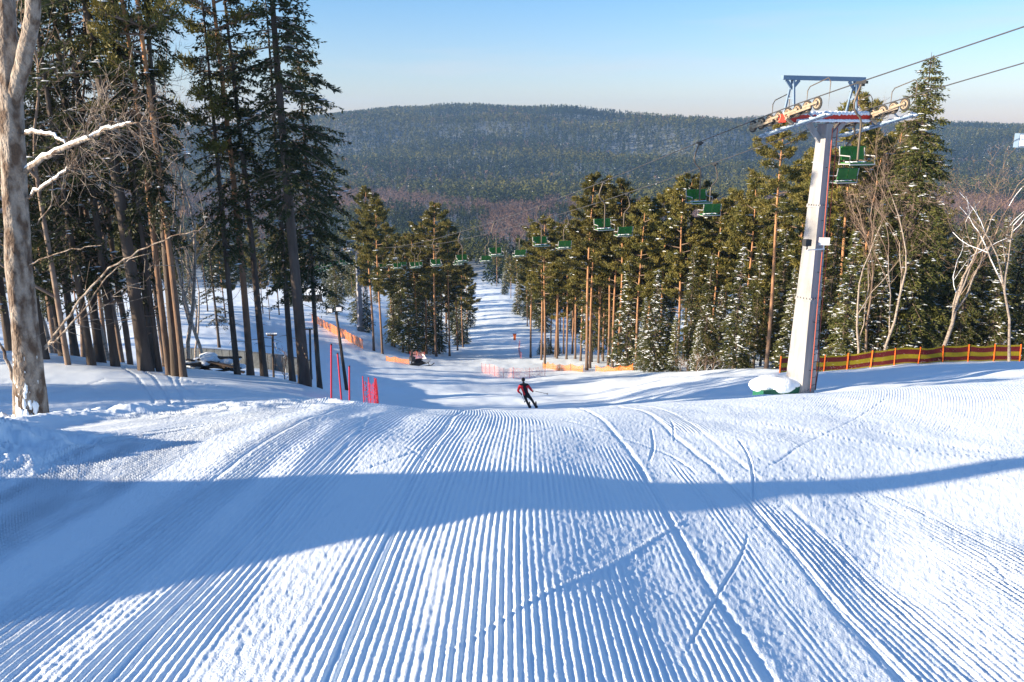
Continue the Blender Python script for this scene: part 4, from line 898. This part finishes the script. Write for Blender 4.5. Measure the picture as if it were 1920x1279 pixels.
def net(name, pts, h, matr, post, label, hp=None, np_=None, sag=.06, lean=0, pr=.02, cat='safety net', bands=None, group=None):
    P = [np.array(gp(px_, y_)) for px_, y_ in pts]; o = P[0].copy(); t = empty(name, tuple(o), 0, label, cat, group)
    d = np.concatenate([[0], np.cumsum([np.linalg.norm(b-a) for a, b in zip(P[:-1], P[1:])])]); n = max(8, int(d[-1]/.35)); s = np.linspace(0, d[-1], n)
    X = np.array([np.interp(s, d, [p[c] for p in P]) for c in range(3)]).T
    X[:, 2] = ground_z(X[:, 0], X[:, 1])+detail(X[:, 0], X[:, 1], False)
    k = np_ or max(2, int(round(d[-1]/2.2))+1); ps = np.linspace(0, d[-1], k); rs = np.random.default_rng(int(abs(o[0])*10)+3)
    ph = (s/(d[-1]/(k-1))) % 1; top = h-sag*np.sin(PI*ph)+fbm(s*.9, s*0, 2, 3)*.12
    rows = bands or [(0.04, 1.0, matr)]
    for a_, b_, mt in rows:
        m = MB(); V = []
        wv = np.sin(s*3.1)*.03
        for f_ in (a_, b_):
            q = X.copy(); q[:, 2] += top*f_; q[:, 1] += wv*f_+lean*f_*h; V.append(q-o)
        m.add(np.concatenate(V), [[i_, i_+1, n+i_+1, n+i_] for i_ in range(n-1)]); m.build('net', mt, t)
    for q in ps:
        b_ = np.array([np.interp(q, s, X[:, c]) for c in range(3)])-o; tl_ = rs.normal(0, .05)
        MB().tube([b_-[0, 0, .1], b_+[tl_, lean*h, h*(hp or 1.04)]], pr, 6).build('post', post, t)
    return t
net('striped_net_fence', [(1462,50),(1500,50.3),(1560,50.5),(1700,50.5),(1800,50.2),(1912,49.6)], 1.12, None, M['orange'], 'yellow and dark red striped net fence with orange posts before the right wood', np_=11, sag=.03, pr=.045, cat='fence',
    bands=[(.03, .10, NY), (.10, .34, NRD), (.34, .60, NY), (.60, .90, NRD), (.90, 1.0, NY)])
net('safety_net', [(585,150),(600,141),(640,128),(681,112)], 1.55, NO, M['orange'], 'long orange net running down the far left piste to the far pylon', hp=1.02)
net('safety_net', [(724,99),(745,97),(768,96)], .75, NO, M['woodd'], 'short low orange net half lying down left of the standing dark figure', lean=-.3)
net('safety_net', [(770,104),(785,107),(797,108)], 1.3, NP, M['redpole'], 'short reddish net right behind the snowmobile')
net('safety_net', [(904,86),(925,80),(960,76),(1022,79)], 1.15, NP, M['redpole'], 'pale pink mesh net curving across the piste above the skier', sag=.02, pr=.018)
net('safety_net', [(1018,96),(1045,90),(1093,86)], .85, NO, M['woodd'], 'orange net slumped on the snow left of the thick dark pine stem', sag=.2)
net('safety_net', [(1117,86),(1140,84),(1187,80)], .75, NO, M['orange'], 'crumpled orange net right of the thick dark pine stem', sag=.25)
net('safety_net', [(975,150),(972,135),(977,118)], 1.1, NP, M['redpole'], 'faint pink net along the right edge of the far piste')
net('safety_net', [(683,26),(690,26),(699,27),(708,28),(711,27)], 1.05, NR, M['redpole'], 'red roll of netting between thin posts beyond the crest', hp=1.15, np_=5, sag=.05)
t = MB().box((0, 0, .6), (.5, .12, 1.1)).box((0, 0, 1.2), (.7, .1, .35)).build('marker_board', M['orange']); t.location = gp(965, 158); tag(t, 'tiny orange marker board at the right edge of the far piste', 'marker')
for px, y, top, dx, lab in ((621,25,645,0,'tallest red slalom pole, left one of three beyond the crest'),(641,25.5,662,-8,'middle red slalom pole of three, leaning left'),(655,26,686,0,'shortest red slalom pole, right one of three')):
    b = gp(px, y, -.1); h = at(px+dx, top, y); m = MB().tube([(0, 0, 0), tuple(h-b)], .028, 8).tube([tuple((h-b)*.985), tuple((h-b)*1.0)], .034, 8, 1)
    o = m.build('slalom_pole', [M['redpole'], M['dark']], smooth=True); o.location = b; tag(o, lab, 'pole', 'red slalom poles')

# ---------------------------------------------------------------- lamp pole, small posts, wall, boards, hut
def lamp_pole(px, y, tx, ty, label, heads):
    b = gp(px, y, -.1); h = at(tx, ty, y)-b; t = empty('floodlight_pole', b, 0, label, 'floodlight pole')
    MB().tube([(0, 0, 0), tuple(h)], [.12, .08], 8).build('pole', M['woodd'], t, True); h = np.array(h)
    for dx_, dz_ in heads:
        c = h+[dx_, -.15, dz_]; m = MB().box(c, (.42, .22, .32)).bar(h, c, .06, .06); m.box(c+[0, -.125, 0], (.34, .03, .24), 1); m.build('floodlight', [M['dark'], M['glass']], t)
    return t
lamp_pole(650, 50, 630, 585, 'dark wooden floodlight pole leaning left beside the lower piste, two lamp heads', ((-.35, .15), (.25, .25)))
b = gp(1935, 30); t = empty('floodlight_pole', b, 0, 'floodlight head jutting in at the right edge, above the birch', 'floodlight pole'); h = np.array(at(1945, 250, 30)-b)
MB().tube([(0, 0, 0), tuple(h)], [.12, .08], 8).build('pole', M['woodd'], t, True)
MB().bar(h, h+[-.55, 0, -.1], .06, .06).box(h+[-.55, 0, -.25], (.34, .3, .5)).box(h+[-.55, -.165, -.25], (.26, .03, .4), 1).build('floodlight', [M['bluegrey'], M['glass']], t)
for px, y, top, arm, lab in ((513,37,628,(-.25,.2),'short dark post with a small snowy arm in front of the concrete wall'),(583,38,617,(-.5,.15),'short dark post with a long snowy arm right of the big grey stem')):
    b = gp(px, y, -.1); h = at(px-2, top, y)-b; t = empty('wooden_post', b, 0, lab, 'post', 'short posts in the left wood')
    MB().tube([(0, 0, 0), tuple(h)], .055, 8).build('post_shaft', M['woodd'], t, True); h = np.array(h)
    MB().bar(h+[arm[0], 0, -.02], h+[arm[1], 0, 0], .06, .06).build('arm', M['woodd'], t)
    m = MB(); rs = np.random.default_rng(5)
    for q in np.linspace(arm[0], arm[1], 7): m.blob(h+[q, 0, .06], (.06, .07, .04), 0, 7, 5, rs, .05)
    m.build('snow_cover', M['snowlump'], t, True)
# retaining wall
P = [np.array(gp(px_, 50)) for px_ in (330, 400, 470, 540, 592)]; m = MB(); o = P[0].copy(); zt = [at(px_, py_, 50).z for px_, py_ in ((330, 646), (400, 648), (470, 653), (540, 660), (592, 670))]
for i_ in range(4):
    a_, b_ = P[i_]-o, P[i_+1]-o; za, zb_ = zt[i_]-o[2], zt[i_+1]-o[2]
    nb_ = 5
    for q in range(nb_):
        f0, f1 = q/nb_, (q+1)/nb_-.012; x0, x1 = a_[0]+(b_[0]-a_[0])*f0, a_[0]+(b_[0]-a_[0])*f1; z0, z1 = za+(zb_-za)*f0, za+(zb_-za)*f1
        m.add([[x0, -.15, -3], [x1, -.15, -3], [x1, .15, -3], [x0, .15, -3], [x0, -.15, z0], [x1, -.15, z1], [x1, .15, z1], [x0, .15, z0]], [[0, 1, 5, 4], [1, 2, 6, 5], [2, 3, 7, 6], [3, 0, 4, 7], [4, 5, 6, 7]])
ob = m.build('retaining_wall', M['concrete']); ob.location = (o[0], 49.2, o[2]); tag(ob, 'low grey concrete retaining wall below the bright snow field', 'wall')
# snow-covered boards
t = empty('board_pile', gp(395, 34), .3, 'heap of dark boards buried under snow between the left stems', 'board pile'); m = MB(); rs = np.random.default_rng(12)
for q in range(22):
    a_ = rs.uniform(-.9, .9); R_ = np.array([[math.cos(a_), -math.sin(a_), 0], [math.sin(a_), math.cos(a_), 0], [0, 0, 1]]); R_ = R_@np.array([[math.cos(.15), 0, math.sin(.15)], [0, 1, 0], [-math.sin(.15), 0, math.cos(.15)]])
    m.box((rs.uniform(-1.1, 1.0), rs.uniform(-.6, .4), rs.uniform(.1, .62)), (rs.uniform(.9, 1.9), .16, .06), 0, R_)
m.build('boards', M['woodd'], t); m = MB()
for q in range(17):
    x_ = rs.uniform(-1.0, 1.2); m.blob((x_, rs.uniform(-.3, .8), .60-.3*abs(x_)+rs.uniform(-.05, .1)), (rs.uniform(.2, .42), .3, .12), 0, 10, 6, rs, .04)
m.build('snow_cover', M['snowlump'], t, True)
# hut
b = gp(588, 235); t = empty('wooden_hut', b, .2, 'tiny dark wooden hut with a snowy roof left of the lower piste', 'hut')
MB().box((0, 0, 1.2), (5, 4, 2.8)).build('wall', M['woodd'], t)
MB().add([[-3, -2.5, 2.5], [3, -2.5, 2.5], [3, 0, 4.1], [-3, 0, 4.1], [-3, 2.5, 2.5], [3, 2.5, 2.5], [-3, -2.5, 2.8], [3, -2.5, 2.8], [3, 0, 4.5], [-3, 0, 4.5], [-3, 2.5, 2.8], [3, 2.5, 2.8]], [[0, 3, 2, 1], [3, 4, 5, 2], [6, 7, 8, 9], [9, 8, 11, 10], [0, 1, 7, 6], [4, 10, 11, 5], [0, 6, 9, 3], [3, 9, 10, 4], [1, 2, 8, 7], [2, 5, 11, 8]]).build('roof', M['snowlump'], t)
MB().box((0, -2.02, 1.1), (1.0, .08, 2)).build('door', M['dark'], t)

# ---------------------------------------------------------------- people
def skin_mesh(name, pts, edges, radii, material, parent, root=0, sub=2):
    me = bpy.data.meshes.new(name); me.from_pydata(pts, edges, []); me.update(); ob = bpy.data.objects.new(name, me); C.objects.link(ob)
    sk = ob.modifiers.new('s', 'SKIN'); sk.use_smooth_shade = True; d = me.skin_vertices[0].data
    for i_, r_ in enumerate(radii): d[i_].radius = (r_, r_) if not isinstance(r_, tuple) else r_; d[i_].use_root = (i_ == root)
    sb = ob.modifiers.new('u', 'SUBSURF'); sb.levels = sub; sb.render_levels = sub
    dg = bpy.context.evaluated_depsgraph_get(); dg.update(); m2 = bpy.data.meshes.new_from_object(ob.evaluated_get(dg)); bpy.data.objects.remove(ob)
    m2.name = name; m2.materials.clear()
    for q in (material if isinstance(material, list) else [material]): m2.materials.append(q)
    for p_ in m2.polygons: p_.use_smooth = True
    o_ = bpy.data.objects.new(name, m2); C.objects.link(o_); o_.parent = parent; return o_
def hand(ms, wrist, d, side, pr):                     # gloved hand: palm, four unequal curled fingers, thumb
    w_ = np.array(wrist); d = unit(np.array(d, float)); s_ = unit(np.cross(d, [0, 0, 1.])+1e-6); n_ = np.cross(s_, d); pts = [w_, w_+d*.05, w_+d*.10]; e = [(0, 1), (1, 2)]; r = [.032, .042, .036]
    for k_, (of, L_) in enumerate(((-.030, .075), (-.010, .085), (.012, .080), (.032, .062))):
        b0 = len(pts); base_ = w_+d*.10+s_*of; pts += [base_, base_+d*L_*.5-n_*.01, base_+d*L_*.7-n_*L_*.5, base_+d*L_*.35-n_*L_*.75]; e += [(2, b0), (b0, b0+1), (b0+1, b0+2), (b0+2, b0+3)]; r += [.013, .012, .011, .010]
    b0 = len(pts); tb = w_+d*.04+s_*side*.04; pts += [tb, tb+s_*side*.03+d*.04-n_*.01, tb+d*.07+s_*side*.01-n_*.035]; e += [(1, b0), (b0, b0+1), (b0+1, b0+2)]; r += [.015, .013, .011]
    return skin_mesh('glove', [tuple(q) for q in pts], e, r, M['jackp'], pr, 0, 1)
def person(loc, rz, label, lean, J, jacket, pants, hat, scale=1.0):
    t = empty('person', loc, rz, label, 'person'); t.scale = (scale,)*3
    # J: joints in local metres, +Y is the way the person faces
    nm = ['pelvis', 'waist', 'chest', 'neck', 'head0', 'hL', 'kL', 'aL', 'tL', 'hR', 'kR', 'aR', 'tR', 'sL', 'eL', 'wL', 'sR', 'eR', 'wR']
    idx = {n_: i_ for i_, n_ in enumerate(nm)}; E = [('pelvis', 'waist'), ('waist', 'chest'), ('chest', 'neck'), ('neck', 'head0'), ('pelvis', 'hL'), ('hL', 'kL'), ('kL', 'aL'), ('aL', 'tL'), ('pelvis', 'hR'), ('hR', 'kR'), ('kR', 'aR'), ('aR', 'tR'), ('chest', 'sL'), ('sL', 'eL'), ('eL', 'wL'), ('chest', 'sR'), ('sR', 'eR'), ('eR', 'wR')]
    rad = {'pelvis': (.15, .13), 'waist': (.135, .11), 'chest': (.16, .13), 'neck': .055, 'head0': .06, 'hL': .10, 'kL': .072, 'aL': .055, 'tL': .045, 'hR': .10, 'kR': .072, 'aR': .055, 'tR': .045, 'sL': .07, 'eL': .05, 'wL': .034, 'sR': .07, 'eR': .05, 'wR': .034}
    skin_mesh('body', [J[n_] for n_ in nm], [(idx[a_], idx[b_]) for a_, b_ in E], [rad[n_] for n_ in nm], pants, t)
    jn = ['waist', 'chest', 'sL', 'eL', 'wL', 'sR', 'eR', 'wR', 'pelvis', 'neck']; ji = {n_: i_ for i_, n_ in enumerate(jn)}; pv = np.array(J['pelvis']); wv = np.array(J['waist'])
    JJ = dict(J); JJ['pelvis'] = tuple(pv+(wv-pv)*.2); JJ['neck'] = tuple(np.array(J['chest'])+(np.array(J['neck'])-np.array(J['chest']))*.9)
    jr = {'waist': (.175, .145), 'chest': (.20, .16), 'sL': .088, 'eL': .068, 'wL': .05, 'sR': .088, 'eR': .068, 'wR': .05, 'pelvis': (.18, .155), 'neck': .085}
    jk = skin_mesh('jacket', [JJ[n_] for n_ in jn], [(0, 1), (1, 2), (2, 3), (3, 4), (1, 5), (5, 6), (6, 7), (0, 8), (1, 9)], [jr[n_] for n_ in jn], jacket, t)
    if len(jk.data.materials) > 1:                    # dark panel down the middle of the back and on the shoulders
        c0 = np.array(JJ['waist']); c1 = np.array(JJ['chest'])
        for p_ in jk.data.polygons:
            c_ = np.array(p_.center); q = np.clip((c_[2]-c0[2])/(c1[2]-c0[2]+1e-6), -1, 2); ax_ = c0+(c1-c0)*q
            if (abs(c_[0]-ax_[0]-.05) < .085) or c_[2] > c1[2]+.085: p_.material_index = 1
    # head with a face, facing +Y
    hc = np.array(J['head']); m = MB(); m.blob(hc, (.078, .098, .118), 0, 14, 12); m.blob(hc+[0, .098, -.012], (.014, .022, .024), 0, 8, 6); m.blob(hc+[0, .088, -.055], (.028, .012, .008), 1, 8, 5)
    for sg in (-1, 1): m.blob(hc+[sg*.032, .088, .012], (.014, .010, .009), 1, 8, 5); m.blob(hc+[sg*.08, 0, -.005], (.014, .024, .032), 0, 8, 6)
    m.build('head', [M['skin'], M['dark']], t, True)
    m = MB().blob(hc+[0, -.012, .035], (.105, .122, .115), 0, 14, 10); m.build('helmet', hat, t, True)
    hand(None, J['wL'], np.array(J['wL'])-np.array(J['eL']), 1, t); hand(None, J['wR'], np.array(J['wR'])-np.array(J['eR']), -1, t)
    for sd in 'LR':
        a_ = np.array(J['a'+sd]); tt_ = np.array(J['t'+sd]); MB().tube([a_+[0, -.02, .12], a_, (a_+tt_)/2-[0, 0, .01], tt_-[0, 0, .0]], [.075, .075, .066, .055], 10).build('boot', M['jackp'], t, True)
    return t
JS = dict(pelvis=(-.02, 0, .88), waist=(-.10, .10, 1.06), chest=(-.17, .24, 1.33), neck=(-.19, .33, 1.50), head0=(-.19, .37, 1.56), head=(-.20, .40, 1.64),
 hL=(-.13, .0, .84), kL=(-.02, .22, .50), aL=(.16, .05, .14), tL=(.16, .22, .09), hR=(.11, .0, .84), kR=(.30, .20, .52), aR=(.52, .02, .16), tR=(.52, .20, .11),
 sL=(-.38, .24, 1.38), eL=(-.50, .12, 1.10), wL=(-.36, .28, .92), sR=(.04, .26, 1.40), eR=(.24, .16, 1.14), wR=(.30, .38, 1.02))
b = gp(988, 41.5); b.z = at(988, 771, 41.5).z; b.z = max(b.z, gz(b.x, b.y)-.02)
t = person(b, 0, 'skier in a red and black jacket and black trousers heading down the piste', 0, JS, [M['jacketr'], M['jackp']], M['jackp'], M['jackp'], 1.0)
for sx_, yy in ((.16, .16), (.52, .14)):
    zt_ = .035 if sx_ < .3 else .055
    MB().add([[sx_-.05, yy-.75, zt_], [sx_+.05, yy-.75, zt_], [sx_+.045, yy+.7, zt_], [sx_-.045, yy+.7, zt_], [sx_+.04, yy+.95, zt_+.1], [sx_-.04, yy+.95, zt_+.1],
              [sx_-.05, yy-.75, zt_-.02], [sx_+.05, yy-.75, zt_-.02], [sx_+.045, yy+.7, zt_-.02], [sx_-.045, yy+.7, zt_-.02], [sx_+.04, yy+.95, zt_+.08], [sx_-.04, yy+.95, zt_+.08]],
             [[0, 1, 2, 3], [3, 2, 4, 5], [6, 9, 8, 7], [9, 11, 10, 8], [0, 3, 9, 6], [1, 7, 8, 2], [3, 5, 11, 9], [2, 8, 10, 4], [0, 6, 7, 1], [4, 10, 11, 5]]).build('ski', M['dark'], t)
for w_, e_ in ((JS['wL'], (-.12, -.60, .70)), (JS['wR'], (1.15, -.05, .98))):
    w2 = np.array(w_)+[0, .06, .0]; e2 = np.array(e_); m = MB().tube([w2+(w2-e2)*.05, e2], .012, 6).disc(e2+(w2-e2)*.06, e2-w2, .045, .01, 10); m.build('ski_pole', M['dark'], t)
JP = dict(pelvis=(0, 0, .92), waist=(0, .01, 1.08), chest=(0, .02, 1.34), neck=(0, .04, 1.52), head0=(0, .06, 1.58), head=(0, .07, 1.66), hL=(-.10, 0, .88), kL=(-.11, .03, .50), aL=(-.12, 0, .11), tL=(-.13, .16, .05),
 hR=(.10, 0, .88), kR=(.11, .03, .50), aR=(.12, 0, .11), tR=(.13, .16, .05), sL=(-.21, .02, 1.40), eL=(-.27, .05, 1.12), wL=(-.20, .24, 1.05), sR=(.21, .02, 1.40), eR=(.28, .16, 1.16), wR=(.22, .42, 1.22))
person(gp(772, 98), -PI/2*.8, 'figure in dark clothes standing behind the snowmobile beside the low orange net', 0, JP, M['jackp'], M['jackp'], M['jackp'], 1.12)

# snowmobile
t = empty('snowmobile', gp(792, 96), -.9, 'black and white snowmobile parked at the edge of the piste', 'snowmobile'); t.scale = (1.15,)*3
MB().tube([(0, -1.5, .3), (0, -.9, .36), (0, -.2, .4), (0, .3, .42)], [.22, .27, .27, .22], 10).build('track_housing', M['dark'], t, True)
MB().blob((0, -.65, .78), (.2, .72, .16), 0, 12, 8).build('seat', M['jackp'], t, True)
MB().blob((0, .55, .62), (.36, .68, .30), 0, 14, 9).build('hood', M['white'], t, True)
MB().add([[-.3, .35, .85], [.3, .35, .85], [.24, .1, 1.3], [-.24, .1, 1.3], [-.3, .37, .85], [.3, .37, .85], [.24, .12, 1.3], [-.24, .12, 1.3]], [[0, 1, 2, 3], [4, 7, 6, 5], [3, 2, 6, 7]]).build('windshield', M['glass'], t)
MB().tube([(-.36, .02, 1.1), (0, .12, 1.05), (.36, .02, 1.1)], .02, 6).tube([(0, .12, 1.05), (0, .35, .8)], .025, 6).build('handlebar', M['dark'], t)
MB().box((0, -1.25, 1.05), (.5, .5, .45)).build('cargo_box', M['dark'], t)
for sg in (-1, 1): MB().tube([(sg*.45, -.1, .06), (sg*.45, .95, .05), (sg*.45, 1.25, .22)], .05, 6).bar((sg*.45, .6, .1), (sg*.2, .55, .45), .05, .05).build('ski', M['woodd'], t)

# ---------------------------------------------------------------- haze
hz = mat('haze', (1, 1, 1)); tn = hz.node_tree; tn.nodes.remove(tn.nodes['Principled BSDF']); pv = tn.nodes.new('ShaderNodeVolumePrincipled')
pv.inputs['Color'].default_value = (.32, .58, 1.0, 1); pv.inputs['Density'].default_value = .00014; pv.inputs['Anisotropy'].default_value = .2
tn.links.new(pv.outputs[0], tn.nodes['Material Output'].inputs['Volume'])
zl, zh = -110.0, 95.0
tag(MB().box((0, 1600, (zl+zh)/2), (13000, 3600, zh-zl)).build('haze', hz), 'thin bluish winter haze in the air over the valley', kind='stuff')
